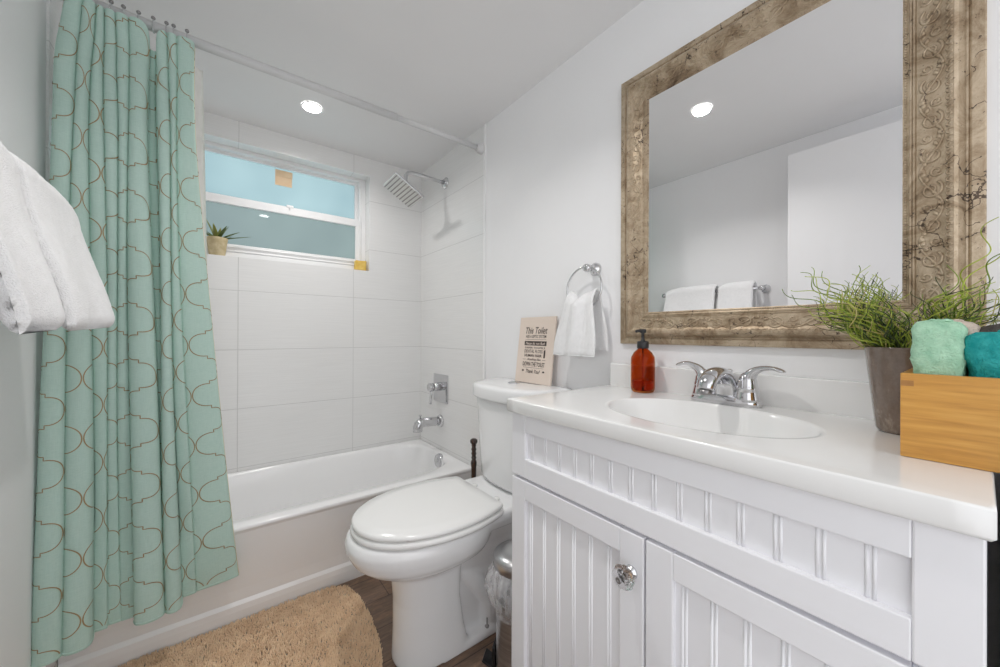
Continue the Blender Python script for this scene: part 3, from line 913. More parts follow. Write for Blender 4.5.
for sg in (1, -1):
    hy = fy + sg * 0.051
    b = MB()
    b.lathe([(0.027, 0.012), (0.027, 0.018), (0.0245, 0.030), (0.0225, 0.040), (0.0235, 0.0415), (0.0235, 0.0445), (0.0225, 0.046), (0.020, 0.062), (0.015, 0.076), (0.008, 0.082)], (fx, hy, fz), n=28)
    hl = 0.82 if sg > 0 else 1.0
    hpts = [(fx, hy, fz + 0.060), (fx - 0.002, hy + sg * 0.010, fz + 0.080), (fx - 0.006, hy + sg * 0.030, fz + 0.093), (fx - 0.011, hy + sg * 0.055 * hl, fz + 0.096), (fx - 0.015, hy + sg * 0.072 * hl, fz + 0.092), (fx - 0.016, hy + sg * 0.080 * hl, fz + 0.090)]
    hr = [(0.018, 0.018), (0.012, 0.015), (0.007, 0.011), (0.005, 0.011), (0.0045, 0.0105), (0.002, 0.005)]
    P_, R_ = smooth_path(hpts, hr); b.tube(P_, R_, 16, flat=(0, 0, 1))
    b.build('handle', CHROME, fa)

# ------------------------------------------------------------------ soap bottle
sx, sy = 1.020, 0.624
sb = empty('soap_bottle', (sx, sy, CTZ), 'amber pump soap bottle with black top beside the sink', 'soap bottle')
b = MB(); b.lathe([(0.0276, 0.0000), (0.0316, 0.0023), (0.0339, 0.0092), (0.0345, 0.0138), (0.0345, 0.0966), (0.0331, 0.1058), (0.0253, 0.1196), (0.0161, 0.1276), (0.0144, 0.1299), (0.0144, 0.1357), (0.0126, 0.1357), (0.0126, 0.1288), (0.0230, 0.1173), (0.0308, 0.1046), (0.0322, 0.0966), (0.0322, 0.0138), (0.0299, 0.0057), (0.0046, 0.0046)], (sx, sy, CTZ + 0.0005), n=40)
b.build('bottle', AMBER, sb)
b = MB(); b.lathe([(0.0253, 0.0063), (0.0305, 0.0138), (0.0305, 0.0345), (0.0023, 0.0345)], (sx, sy, CTZ), n=32); b.build('liquid', AMBERL, sb)
b = MB(); b.tube([(sx, sy, CTZ + 0.01), (sx, sy, CTZ + 0.13)], 0.0022, 8); b.build('dip_tube', AMBERL, sb)
b = MB()
b.lathe([(0.0161, 0.1311), (0.0167, 0.1334), (0.0167, 0.1507), (0.0149, 0.1530), (0.0069, 0.1541), (0.0063, 0.1575), (0.0046, 0.1587), (0.0046, 0.1771), (0.0098, 0.1794), (0.0098, 0.1875), (0.0069, 0.1898)], (sx, sy, CTZ), n=28)
b.build('pump_collar', BLACK, sb)
b = MB(); b.tube([(sx, sy, CTZ + 0.184), (sx - 0.010, sy + 0.006, CTZ + 0.185), (sx - 0.017, sy + 0.010, CTZ + 0.184), (sx - 0.020, sy + 0.012, CTZ + 0.181)], [0.006, 0.0045, 0.004, 0.0035], 10); b.build('nozzle', BLACK, sb)

# ------------------------------------------------------------------ mirror
MY0, MY1, MZ0, MZ1 = -0.004, 0.742, 1.060, 1.936
FW = 0.101
mir = empty('wall_mirror', (X1, (MY0 + MY1) / 2, (MZ0 + MZ1) / 2), 'large rectangular mirror in an ornate antique champagne frame above the sink', 'mirror')
# (distance from outer edge, height off the wall)
PROF = [(0.0, 0.0), (0.0, 0.013), (0.002, 0.015), (0.016, 0.0165), (0.018, 0.0155), (0.020, 0.013), (0.0225, 0.0135), (0.026, 0.019), (0.031, 0.027), (0.036, 0.030), (0.041, 0.0295), (0.045, 0.026), (0.052, 0.0225), (0.062, 0.0205), (0.074, 0.019), (0.082, 0.018), (0.0835, 0.0165), (0.0845, 0.018), (0.0870, 0.018), (0.0878, 0.0162), (0.0888, 0.0175), (0.0915, 0.0175), (0.0925, 0.015), (0.0955, 0.0135), (0.0985, 0.0135), (FW, 0.0125), (FW, 0.008)]
b = MB()
def frame_ring(d, h):
    return [(X1 - h, MY0 + d, MZ0 + d), (X1 - h, MY1 - d, MZ0 + d), (X1 - h, MY1 - d, MZ1 - d), (X1 - h, MY0 + d, MZ1 - d)]
for (d0, h0), (d1, h1) in zip(PROF[:-1], PROF[1:]):
    r0, r1 = frame_ring(d0, h0), frame_ring(d1, h1)
    for k in range(4):
        L = 14
        vs = []
        for q in range(L + 1):
            for r in (r0, r1):
                vs.append(tuple(lerp(r[k][c], r[(k + 1) % 4][c], q / L) for c in range(3)))
        b.add(vs, [(2 * q, 2 * q + 1, 2 * q + 3, 2 * q + 2) for q in range(L)], 0, False)
b.build('frame', FRAME, mir)
# relief scrolls along the four sides
def side_frames():
    yield Vector((0, MY0, MZ0)), Vector((0, 0, 1)), Vector((0, 1, 0)), MZ1 - MZ0       # right (near) side, going up, inward +y
    yield Vector((0, MY1, MZ0)), Vector((0, 0, 1)), Vector((0, -1, 0)), MZ1 - MZ0
    yield Vector((0, MY0, MZ0)), Vector((0, 1, 0)), Vector((0, 0, 1)), MY1 - MY0
    yield Vector((0, MY0, MZ1)), Vector((0, 1, 0)), Vector((0, 0, -1)), MY1 - MY0
def hprof(d):
    for (d0, h0), (d1, h1) in zip(PROF[:-1], PROF[1:]):
        if d0 <= d <= d1 and d1 > d0: return lerp(h0, h1, (d - d0) / (d1 - d0))
    return 0.03
b = MB(); bd = MB()
for org, al, inn, L in side_frames():
    def P(l, d, lift=0.0): return Vector((X1 - hprof(d) - lift, 0, 0)) + Vector((0, org.y, org.z)) + al * l + inn * d
    pitch = 0.066
    n = int((L - 2 * 0.07) / pitch); st = (L - n * pitch) / 2
    for i in range(n):
        c = st + (i + 0.5) * pitch
        sg = 1 if i % 2 == 0 else -1
        dm = 0.0635
        pts = []; rr = []
        for q in range(26):
            a = q / 25 * 2.6 * pi
            r = 0.0150 * (1 - 0.72 * q / 25)
            pts.append(P(c + r * 1.1 * cos(a + 0.6), dm + sg * r * sin(a + 0.6), 0.0004)); rr.append(0.0026 * (1 - 0.35 * q / 25))
        b.tube(pts, rr, 6)
        pts = []; rr = []
        for q in range(20):
            a = q / 19 * 2.2 * pi
            r = 0.0085 * (1 - 0.70 * q / 19)
            pts.append(P(c + pitch * 0.5 + r * cos(a + 2.2), dm + sg * (0.006 + r * sin(a + 2.2)), 0.0003)); rr.append(0.0020)
        b.tube(pts, rr, 6)
        # connecting vine and leaves
        pts = [P(c - pitch / 2 + pitch * q / 12, dm + sg * 0.0145 * cos(pi * q / 12) * 1.0, 0.0002) for q in range(13)]
        b.tube(pts, 0.0022, 6)
        for lf in (-0.5, -0.32, -0.18, 0.22, 0.38):
            base_l = c + lf * pitch
            ctr = dm + sg * 0.0145 * cos(pi * (lf + 0.5))
            pts = [P(base_l, ctr, 0.0), P(base_l + 0.006, ctr - sg * 0.004 * (1 if lf < 0 else -1), 0.0008), P(base_l + 0.012, ctr - sg * 0.005 * (1 if lf < 0 else -1), 0.0)]
            b.tube(pts, [(0.0014, 0.0018), (0.0024, 0.0042), (0.0008, 0.0010)], 6, flat=(1, 0, 0))
    # leaf tips along the high ridge
    n2 = int((L - 2 * 0.035) / 0.0125)
    for i in range(n2):
        l = 0.035 + (i + 0.5) * (L - 0.07) / n2
        pts = []
        for q in range(9):
            a = pi * q / 8
            pts.append(P(l + 0.0055 * cos(a), 0.0375 + 0.0075 * sin(a), 0.0002))
        b.tube(pts, 0.0018, 5)
    n3b = int((L - 2 * 0.098) / 0.0052)
    for i in range(n3b):
        l = 0.098 + (i + 0.5) * (L - 0.196) / n3b
        p = P(l, 0.0972, 0.0002)
        bd.sphere(p, 0.0023, 8)
b.build('scrollwork', FRAME, mir); bd.build('beading', FRAME, mir)
b = MB(); b.box(X1 - 0.012, X1 - 0.008, MY0 + FW - 0.006, MY1 - FW + 0.006, MZ0 + FW - 0.006, MZ1 - FW + 0.006); b.build('glass', MIRR, mir)

# ------------------------------------------------------------------ plant in the bronze pot
px_, py_ = 0.972, 0.083
pt = empty('potted_rush', (px_, py_, CTZ), 'curly green rush plant in a speckled bronze pot on the counter', 'plant')
b = MB(); b.lathe([(0.034, 0.0), (0.037, 0.003), (0.0385, 0.008), (0.053, 0.150), (0.0535, 0.152), (0.0505, 0.152), (0.048, 0.14), (0.036, 0.02), (0.004, 0.018)], (px_, py_, CTZ + 0.0005), n=48); b.build('pot', BRONZE, pt)
b = MB(); b.lathe([(0.048, 0.135), (0.03, 0.142), (0.01, 0.143)], (px_, py_, CTZ), n=24); b.build('soil', SOIL, pt)
rnd = random.Random(11)
b = MB()
def rush(ang, lean, ln, curl, mi, r=0.0012):
    p = Vector((px_ + 0.034 * sqrt(rnd.random()) * cos(ang), py_ + 0.034 * sqrt(rnd.random()) * sin(ang), CTZ + 0.138))
    d = Vector((cos(ang) * lean, sin(ang) * lean, 1)).normalized()
    side = d.cross(Vector((0, 0, 1)));
    side = side.normalized() if side.length > 1e-3 else Vector((1, 0, 0))
    up2 = side.cross(d)
    w = rnd.uniform(45, 85); ph = rnd.uniform(0, 6.28); hand = rnd.choice((-1, 1))
    pts = []; rr = []
    n = max(14, int(ln / 0.0042))
    for i in range(n + 1):
        q = i / n; l = q * ln
        amp = curl * min(1, l / 0.05) * (0.7 + 0.6 * q)
        c = p + d * l + Vector((0, 0, -0.25 * lean * l * l / 0.2)) + side * (amp * cos(w * l * hand + ph)) + up2 * (amp * sin(w * l * hand + ph)) * 0.8
        if c.x > X1 - 0.047: c.x = X1 - 0.047 - 0.10 * max(0, min(0.05, c.x - (X1 - 0.047)))
        if c.y < 0.082 and c.z < 1.122 and i > 3: c.x = max(c.x, 0.934)
        c.x = min(c.x, X1 - 0.046)
        pts.append(c); rr.append(r * (1 - 0.65 * q))
    b.tube(pts, rr, 5, mi)
for i in range(260):
    a = rnd.uniform(0, 2 * pi)
    rush(a, rnd.uniform(0.2, 1.2), rnd.uniform(0.05, 0.13), rnd.uniform(0.006, 0.013), rnd.choice((0, 0, 0, 1, 2, 2, 3)), 0.0013)
for i in range(150):
    a = rnd.uniform(0.42, 0.8) * pi if rnd.random() < 0.62 else rnd.uniform(-0.8, -0.4) * pi
    rush(a, rnd.uniform(0.2, 0.95), rnd.uniform(0.10, 0.175), rnd.uniform(0.009, 0.017), rnd.choice((0, 0, 1, 1, 1, 2, 3)), 0.0014)
for a, le, ln, mi in ((1.75, 0.78, 0.235, 0), (1.65, 0.65, 0.225, 1), (1.9, 0.55, 0.23, 0), (1.6, 0.42, 0.20, 0), (2.2, 0.6, 0.22, 1), (1.7, 0.85, 0.22, 0), (2.0, 0.75, 0.22, 1), (1.8, 0.6, 0.24, 0), (-1.9, 0.30, 0.25, 1), (-1.8, 0.38, 0.24, 1), (-1.75, 0.42, 0.23, 0), (-1.5, 0.7, 0.2, 2), (-1.7, 0.9, 0.18, 2), (-2.4, 0.4, 0.17, 0), (1.75, 0.25, 0.18, 0)):
    rush(a, le, ln, 0.010, mi, 0.0017)
b.build('stems', [G1, G2, G3, G4], pt)

# ------------------------------------------------------------------ bamboo box with rolled towels
BX0, BX1, BY0, BY1, BZ0, BZ1 = 0.780, 0.930, -0.084, 0.072, CTZ + 0.0005, 1.0365
bx = empty('bamboo_box', ((BX0 + BX1) / 2, (BY0 + BY1) / 2, BZ0), 'open bamboo box of towels on the right end of the counter', 'box')
b = MB()
w_ = 0.010
b.box(BX0, BX0 + w_, BY0, BY1, BZ0, BZ1, 0.0012); b.box(BX1 - w_, BX1, BY0, BY1, BZ0, BZ1, 0.0012)
b.box(BX0 + w_, BX1 - w_, BY1 - w_, BY1, BZ0, BZ1 - 0.0005, 0.001); b.box(BX0 + w_, BX1 - w_, BY0, BY0 + w_, BZ0, BZ1 - 0.0005, 0.001)
b.box(BX0 + w_, BX1 - w_, BY0 + w_, BY1 - w_, BZ0, BZ0 + 0.008)
b.build('box_shell', BAMBOO, bx)
b = MB(); b.box(BX0 - 0.0004, BX0 + 0.006, BY1 - 0.013, BY1 - 0.0006, BZ1 - 0.018, BZ1 - 0.010); b.build('corner_joint', simple_noise_mat('bamboo_end_grain', (0.35, 0.16, 0.04), (0.45, 0.22, 0.07), 90, 0.4), bx)

def rolled_towel(name, mat, cx, cy, hx, hy, z0, z1, seed, label):
    root = empty(name, (cx, cy, z0), label, 'towel', 'rolled towels in the bamboo box')
    b = MB(); n = 72; m = 40
    rings = []
    for i in range(m + 1):
        t_ = i / m
        # rounded pillow: height t, edges rounded at top
        z = lerp(z0, z1, t_)
        ring = []
        k = 1.0
        if t_ > 0.9:
            q = (t_ - 0.9) / 0.1
            k = sqrt(max(0.0, 1 - (q * 0.98) ** 2.6))
        k *= 1 + 0.13 * sm((z - BZ1 - 0.004) / 0.02)
        for j in range(n):
            a = 2 * pi * j / n
            e = 4.5
            c_, s_ = cos(a), sin(a)
            x = math.copysign(abs(c_) ** (2 / e), c_) * hx * k; y = math.copysign(abs(s_) ** (2 / e), s_) * hy * k
            p = Vector((cx + x, cy + y, z))
            nn = Vector((x / hx, y / hy, 0.3 + (1.5 if t_ > 0.85 else 0))).normalized()
            dsp = 0.0045 * noise.noise(p * 26 + Vector((seed, 0, 0))) + 0.0022 * noise.noise(p * 120 + Vector((seed, 3, 0))) + 0.0012 * noise.noise(p * 320)
            ring.append(p + nn * (dsp if z > BZ1 - 0.01 else min(dsp, 0)))
        rings.append(ring)
    b.rings(rings)
    b.build('towel_roll', mat, root)
    # spiral edge seen on top
    b = MB(); pts = []
    for q in range(60):
        a = q / 59 * 4.2 * pi; r = 0.15 + 0.6 * q / 59
        pts.append((cx + hx * r * 0.8 * cos(a), cy + hy * r * 0.8 * sin(a), z1 - 0.001 + 0.0012 * sin(q)))
    b.tube(pts, 0.0022, 6); b.build('rolled_edge', mat, root)
    return root
rolled_towel('rolled_towel', MINT, 0.822, 0.0385, 0.031, 0.0225, BZ0 + 0.009, 1.112, 1.0, 'fluffy mint green towel at the left front of the bamboo box')
rolled_towel('rolled_towel', TEAL, 0.822, -0.031, 0.031, 0.0430, BZ0 + 0.009, 1.097, 5.0, 'fluffy teal towel at the right front of the bamboo box')
rolled_towel('rolled_towel', BEIGE, 0.887, 0.033, 0.029, 0.028, BZ0 + 0.009, 1.113, 9.0, 'beige towel behind the mint green towel in the bamboo box')
rolled_towel('rolled_towel', TAUPE, 0.887, -0.032, 0.029, 0.035, BZ0 + 0.009, 1.109, 13.0, 'dark brown towel behind the teal towel in the bamboo box')

# ------------------------------------------------------------------ charcoal hamper past the vanity
hm = empty('laundry_hamper', (0.86, -0.2, 0), 'dark charcoal upright hamper against the right end of the vanity', 'hamper')
b = MB()
def rr_ring(x0, x1, y0, y1, r, z, n=10):
    out = []
    for (cx, cy, a0) in ((x1 - r, y1 - r, 0), (x0 + r, y1 - r, pi / 2), (x0 + r, y0 + r, pi), (x1 - r, y0 + r, 1.5 * pi)):
        for k in range(n + 1):
            a = a0 + (pi / 2) * k / n
            out.append((cx + r * cos(a), cy + r * sin(a), z))
    return out
b.rings([rr_ring(0.64, 1.07, -0.38, -0.030, 0.03, 0.001), rr_ring(0.63, 1.075, -0.39, -0.022, 0.03, 0.80), rr_ring(0.63, 1.075, -0.39, -0.022, 0.03, 0.872)], True, True); b.build('hamper_body', HAMP, hm)
b = MB(); b.rings([rr_ring(0.626, 1.079, -0.394, -0.018, 0.032, 0.872), rr_ring(0.626, 1.079, -0.394, -0.018, 0.032, 0.889), rr_ring(0.634, 1.071, -0.386, -0.026, 0.026, 0.895)], True, True); b.build('hamper_lid', HAMP, hm)

# ------------------------------------------------------------------ toilet
TC = 1.18
toi = empty('toilet', (0.75, TC, 0), 'white two piece toilet with closed lid between the tub and the vanity', 'toilet')
def egg(xf, xb, hw, z, xm=None, ef=2.1, eb=2.6, n=64):
    """outline: front tip xf (towards -X), back xb, half width hw"""
    xm = xm if xm is not None else lerp(xf, xb, 0.56)
    out = []
    for j in range(n):
        a = 2 * pi * j / n
        c_, s_ = cos(a), sin(a)
        if c_ < 0: x = xm - (xm - xf) * abs(c_) ** (2 / ef); y = hw * math.copysign(abs(s_) ** (2 / ef), s_)
        else: x = xm + (xb - xm) * abs(c_) ** (2 / eb); y = hw * math.copysign(abs(s_) ** (2 / eb), s_)
        out.append((x, TC + y, z))
    return out
b = MB()
# front column
b.rings([egg(0.460, 0.70, 0.105, 0.0, 0.61, 2.0, 8), egg(0.460, 0.70, 0.105, 0.02, 0.61, 2.0, 8), egg(0.464, 0.68, 0.102, 0.10, 0.61, 2.1, 8), egg(0.466, 0.665, 0.102, 0.20, 0.60, 2.3, 8), egg(0.458, 0.665, 0.108, 0.30, 0.6, 2.6, 8), egg(0.42, 0.72, 0.128, 0.36, 0.6, 2.4, 6)])
# foot
b.rings([egg(0.54, 0.93, 0.108, 0.0, 0.75, 3, 4), egg(0.54, 0.93, 0.108, 0.018, 0.75, 3, 4), egg(0.55, 0.925, 0.102, 0.030, 0.75, 3, 4)])
# rear trapway
b.rings([egg(0.62, 0.93, 0.062, 0.02, 0.78, 4, 4), egg(0.62, 0.93, 0.068, 0.12, 0.78, 4, 4), egg(0.60, 0.95, 0.074, 0.24, 0.78, 4, 4), egg(0.58, 0.99, 0.095, 0.33, 0.78, 4, 4), egg(0.56, 1.03, 0.125, 0.40, 0.78, 4, 5), egg(0.56, 1.05, 0.14, 0.455, 0.78, 4, 6)])
for yy in (-1, 1):
    pts = [(0.68, TC + yy * 0.05, 0.26), (0.74, TC + yy * 0.062, 0.20), (0.79, TC + yy * 0.066, 0.13), (0.80, TC + yy * 0.066, 0.05), (0.80, TC + yy * 0.06, 0.02)]
    b.tube(pts, [0.03, 0.036, 0.036, 0.034, 0.03], 14)
# bowl
b.rings([egg(0.44, 0.72, 0.105, 0.305, 0.6), egg(0.405, 0.76, 0.132, 0.326, 0.6), egg(0.358, 0.79, 0.166, 0.350, 0.58), egg(0.330, 0.80, 0.184, 0.375, 0.57), egg(0.314, 0.805, 0.192, 0.405, 0.57), egg(0.311, 0.81, 0.194, 0.428, 0.57), egg(0.318, 0.81, 0.190, 0.446, 0.57), egg(0.330, 0.80, 0.182, 0.454, 0.57)])
# rear deck under the tank
b.rings([egg(0.70, 1.05, 0.15, 0.405, 0.86, 6, 6), egg(0.70, 1.06, 0.165, 0.44, 0.86, 6, 6), egg(0.70, 1.06, 0.165, 0.462, 0.86, 6, 6), egg(0.71, 1.055, 0.155, 0.470, 0.86, 6, 6)])
body = b.build('bowl', CERAMIC, toi)
md = body.modifiers.new('r', 'REMESH'); md.mode = 'VOXEL'; md.voxel_size = 0.0055; md.use_smooth_shade = True
ms = body.modifiers.new('s', 'SMOOTH'); ms.factor = 0.5; ms.iterations = 7
apply_mods(body)
# seat ring and lid (back edge straight)
LID = [(0.800, 1.349), (0.728, 1.368), (0.629, 1.379), (0.502, 1.355), (0.417, 1.308), (0.359, 1.246), (0.331, 1.180), (0.337, 1.115), (0.363, 1.058), (0.407, 1.018), (0.469, 0.991), (0.540, 0.980), (0.627, 0.985), (0.698, 1.000), (0.765, 1.03), (0.800, 1.075)]
def half_outline():
    # symmetric about TC, from measured half widths
    xs = [(0.331, 0.0), (0.334, 0.034), (0.345, 0.068), (0.366, 0.104), (0.410, 0.145), (0.470, 0.176), (0.540, 0.194), (0.610, 0.199), (0.680, 0.193), (0.740, 0.180), (0.780, 0.166), (0.796, 0.158), (0.802, 0.148)]
    return xs
def closed_outline(xs, grow=0.0):
    pts = [(x, TC + w) for x, w in xs]
    pts = pts + [(x, TC - w) for x, w in reversed(xs) if w > 0]
    P = [Vector((p[0], p[1], 0)) for p in pts]
    out = []
    n = len(P)
    for i in range(n):
        p0, p1, p2, p3 = P[i - 1], P[i], P[(i + 1) % n], P[(i + 2) % n]
        if abs(p1.x - p2.x) < 1e-4 and (p1 - p2).length > 0.2:
            for k in range(8): out.append(p1.lerp(p2, k / 8))
            continue
        for k in range(5):
            t = k / 5
            out.append(p1.lerp(p2, t)) if True else out.append(0.5 * ((2 * p1) + (p2 - p0) * t + (2 * p0 - 5 * p1 + 4 * p2 - p3) * t * t + (3 * p1 - p0 - 3 * p2 + p3) * t ** 3))
    for _ in range(6):
        out = [out[i] * 0.5 + (out[i - 1] + out[(i + 1) % len(out)]) * 0.25 for i in range(len(out))]
    return out
OUT = closed_outline(half_outline())
cO = Vector((0.585, TC, 0))
def inset(f, z, back=0.0):
    o_ = []
    for p in OUT:
        d = (p - cO); L = d.length
        q = cO + d * ((L - f) / L)
        o_.append((q.x, q.y, z))
    return o_
b = MB(); b.rings([inset(0.012, 0.478), inset(0.002, 0.479), inset(0.0, 0.484), inset(0.001, 0.490), inset(0.006, 0.4945), inset(0.05, 0.4965), inset(0.12, 0.4975)]); b.build('lid', SEATM, toi)
b = MB(); b.rings([inset(0.006, 0.4555), inset(-0.002, 0.457), inset(-0.004, 0.464), inset(-0.002, 0.472), inset(0.006, 0.476)]); b.build('seat', SEATM, toi)
b = MB()
for yy in (-0.075, 0.075):
    b = MB(); b.lathe([(0.013, 0.468), (0.013, 0.474), (0.010, 0.477), (0.004, 0.478)], (0.828, TC + yy, 0), n=20)
    b.build('hinge_cap', SEATM, toi)
# tank and lid
def tank_ring(hw, xf, z, xb=1.078, e=2.9, n=72):
    out = []
    for j in range(n):
        a = pi / 2 + pi * j / (n - 1)          # front half, from +y through -x to -y
        c_, s_ = cos(a), sin(a)
        x = xb + (xb - xf) * math.copysign(abs(c_) ** (2 / e), c_); y = hw * math.copysign(abs(s_) ** (2 / e), s_)
        out.append((x, TC + y, z))
    return out
b = MB(); b.rings([tank_ring(0.165, 0.905, 0.474), tank_ring(0.185, 0.888, 0.480), tank_ring(0.198, 0.878, 0.50), tank_ring(0.206, 0.870, 0.62), tank_ring(0.213, 0.862, 0.78), tank_ring(0.216, 0.858, 0.826)]); b.build('tank', CERAMIC, toi)
b = MB(); b.rings([tank_ring(0.220, 0.852, 0.826), tank_ring(0.2285, 0.843, 0.829), tank_ring(0.230, 0.841, 0.836), tank_ring(0.230, 0.841, 0.868), tank_ring(0.228, 0.843, 0.876), tank_ring(0.222, 0.850, 0.881), tank_ring(0.20, 0.88, 0.883), tank_ring(0.1, 0.97, 0.884)]); b.build('tank_lid', CERAMIC, toi)
b = MB(); b.lathe([(0.026, 0.0), (0.026, 0.004), (0.022, 0.006), (0.004, 0.006)], (0.985, TC + 0.015, 0.8835), n=28)
b.box(0.984, 0.986, TC - 0.008, TC + 0.038, 0.8885, 0.8905); b.build('flush_button', CHROME, toi)
b = MB(); b.lathe([(0.008, 0.026), (0.008, 0.034), (0.005, 0.036), (0.003, 0.037), (0.003, 0.060), (0.002, 0.061)], (0.775, TC - 0.092, 0), n=14); b.build('floor_bolt', DSTEEL, toi)

# ------------------------------------------------------------------ plunger behind the toilet
plx, ply = 0.945, 1.438
pg = empty('plunger', (plx, ply, 0), 'dark wood handled plunger standing between the toilet tank and the tub', 'plunger')
b = MB(); b.lathe([(0.058, 0.0), (0.062, 0.01), (0.058, 0.05), (0.040, 0.085), (0.02, 0.10), (0.016, 0.125), (0.012, 0.126)], (plx, ply, 0), n=28); b.build('cup', RUBBER, pg)
b = MB()
b.lathe([(0.011, 0.12), (0.011, 0.40), (0.012, 0.470), (0.014, 0.482), (0.0145, 0.490), (0.012, 0.500), (0.009, 0.505), (0.0125, 0.514), (0.009, 0.523), (0.0125, 0.533), (0.009, 0.543), (0.0125, 0.553), (0.009, 0.563), (0.0115, 0.571), (0.0105, 0.577), (0.016, 0.582), (0.018, 0.588), (0.0165, 0.597), (0.010, 0.602), (0.003, 0.603)], (plx, ply, 0), n=24); b.build('handle', DWOOD, pg)

# ------------------------------------------------------------------ pedal bin
bxn, byn = 0.745, 0.876
bn = empty('pedal_bin', (bxn, byn, 0), 'small steel pedal bin with a clear liner bag beside the vanity', 'trash can')
b = MB(); b.lathe([(0.074, 0.0), (0.074, 0.006), (0.070, 0.012), (0.070, 0.27), (0.072, 0.275), (0.068, 0.275), (0.066, 0.02), (0.003, 0.018)], (bxn, byn, 0.004), n=48); b.build('body', STEEL, bn)
b = MB(); b.lathe([(0.078, 0.0), (0.078, 0.018), (0.0745, 0.018), (0.0745, 0.002)], (bxn, byn, 0.0), n=40, cap=False); b.build('base_ring', BLACK, bn)
b = MB(); b.lathe([(0.0775, 0.372), (0.079, 0.374), (0.079, 0.404), (0.075, 0.410), (0.05, 0.418), (0.02, 0.421), (0.002, 0.4215)], (bxn, byn, 0), n=48); b.build('lid', STEEL, bn)
b = MB()
rb = random.Random(3)
rings = []
for i in range(15):
    t_ = i / 14
    z = lerp(0.378, 0.235, t_)
    ring = []
    for j in range(72):
        a = 2 * pi * j / 72
        r = 0.0775 + 0.034 * sin(pi * min(1, t_ * 1.1)) ** 0.8 * (0.75 + 0.25 * sin(a * 3 + 1)) - 0.004 * t_
        r += 0.004 * sin(pi * t_) * noise.noise((cos(a) * 6, sin(a) * 6, t_ * 5)) + 0.003 * sin(pi * t_) * sin(17 * a + 4 * t_)
        r = max(r, 0.0735)
        ring.append((bxn + r * cos(a), byn + r * sin(a) * 0.93, z))
    rings.append(ring)
b.rings(rings, False, False); o = b.build('liner_bag', FILM, bn)
b = MB()
pd = Vector((-0.62, 0.78, 0)).normalized(); pr = Vector((0.78, 0.62, 0))
Mp = Matrix((pr, pd, Vector((0, 0, 1)))).transposed().to_4x4(); Mp.translation = Vector((bxn, byn, 0))
Mt = Mp @ Matrix.Translation((0, 0.080, 0.050)) @ Matrix.Rotation(radians(28), 4, 'X')
b.box(-0.024, 0.024, -0.012, 0.036, -0.004, 0.004, 0.002, M=Mt)
b.box(-0.010, 0.010, 0.06, 0.085, 0.012, 0.05, 0.002, M=Mp)
b.build('pedal', BLACK, bn)
b = MB(); b.box(-0.022, 0.022, 0.070, 0.080, 0.03, 0.115, 0.003, M=Mp); b.build('hinge_housing', BLACK, bn)

# ------------------------------------------------------------------ sign on the tank
SGW, SGH = 0.218, 0.280
sgo = empty('sign_board', (1.052, 1.168, 0.8845), 'small blush sign about the toilet leaning on the wall above the toilet tank', 'sign')
tilt = math.asin(0.034 / SGH)
sx3 = Vector((0, -1, 0)); sz3 = Vector((sin(tilt), 0, cos(tilt))); sn3 = Vector((-cos(tilt), 0, sin(tilt)))
SO = Vector((1.040, 1.145, 0.8848))
def SP(a, c, off=0.0): return SO + sx3 * a + sz3 * c + sn3 * off
b = MB()
vs = [SP(-SGW / 2, 0, 0), SP(SGW / 2, 0, 0), SP(SGW / 2, SGH, 0), SP(-SGW / 2, SGH, 0), SP(-SGW / 2, 0, -0.006), SP(SGW / 2, 0, -0.006), SP(SGW / 2, SGH, -0.006), SP(-SGW / 2, SGH, -0.006)]
b.add(vs, [(0, 1, 2, 3), (7, 6, 5, 4), (0, 4, 5, 1), (1, 5, 6, 2), (2, 6, 7, 3), (3, 7, 4, 0)], 0, False)
board = b.build('board', SIGNM, sgo)
def text_mesh(body, width, height, cx, cz, mb, shear=0.0, bold=0.0):
    cu = bpy.data.curves.new('t', 'FONT'); cu.body = body; cu.align_x = 'CENTER'; cu.shear = shear; cu.offset = bold
    cu.resolution_u = 3
    o = bpy.data.objects.new('t', cu); COL.objects.link(o)
    dg = bpy.context.evaluated_depsgraph_get(); dg.update()
    me = bpy.data.meshes.new_from_object(o.evaluated_get(dg))
    bpy.data.objects.remove(o)
    xs = [v.co.x for v in me.vertices]; ys = [v.co.y for v in me.vertices]
    w = max(xs) - min(xs); h = max(ys) - min(ys); mx_ = (max(xs) + min(xs)) / 2; my = (max(ys) + min(ys)) / 2
    mb.add([SP(cx + (v.co.x - mx_) * width / w, cz + (v.co.y - my) * height / h, 0.0006) for v in me.vertices], [tuple(p.vertices) for p in me.polygons], 0, False)
def bar(mb, x0, x1, z0, z1, off=0.0005):
    mb.add([SP(x0, z0, off), SP(x1, z0, off), SP(x1, z1, off), SP(x0, z1, off)], [(0, 1, 2, 3)], 0, False)
b = MB()
text_mesh('This Toilet', 0.1333, 0.0278, 0.0000, 0.2226, b, 0.25, 0.01)
text_mesh('HAS A SEPTIC SYSTEM', 0.1245, 0.0128, 0.0000, 0.1969, b, 0, 0.01)
bar(b, -0.0635, 0.0635, 0.1835, 0.1846)
bar(b, -0.0673, 0.0673, 0.1584, 0.1771)
text_mesh('PAPER TOWELS', 0.1219, 0.0075, 0.0000, 0.1487, b, 0, 0.015)
text_mesh('DENTAL FLOSS', 0.1118, 0.0139, -0.0076, 0.1338, b, 0, 0.005)
text_mesh('HUMAN HAIR', 0.1067, 0.0118, -0.0076, 0.1156, b, 0, 0.025)
bar(b, 0.0559, 0.0648, 0.1081, 0.1402)
text_mesh('Anything Else', 0.0838, 0.0118, 0.0000, 0.0984, b, 0.3, 0.01)
bar(b, -0.0698, -0.0508, 0.0979, 0.0992); bar(b, 0.0508, 0.0698, 0.0979, 0.0992)
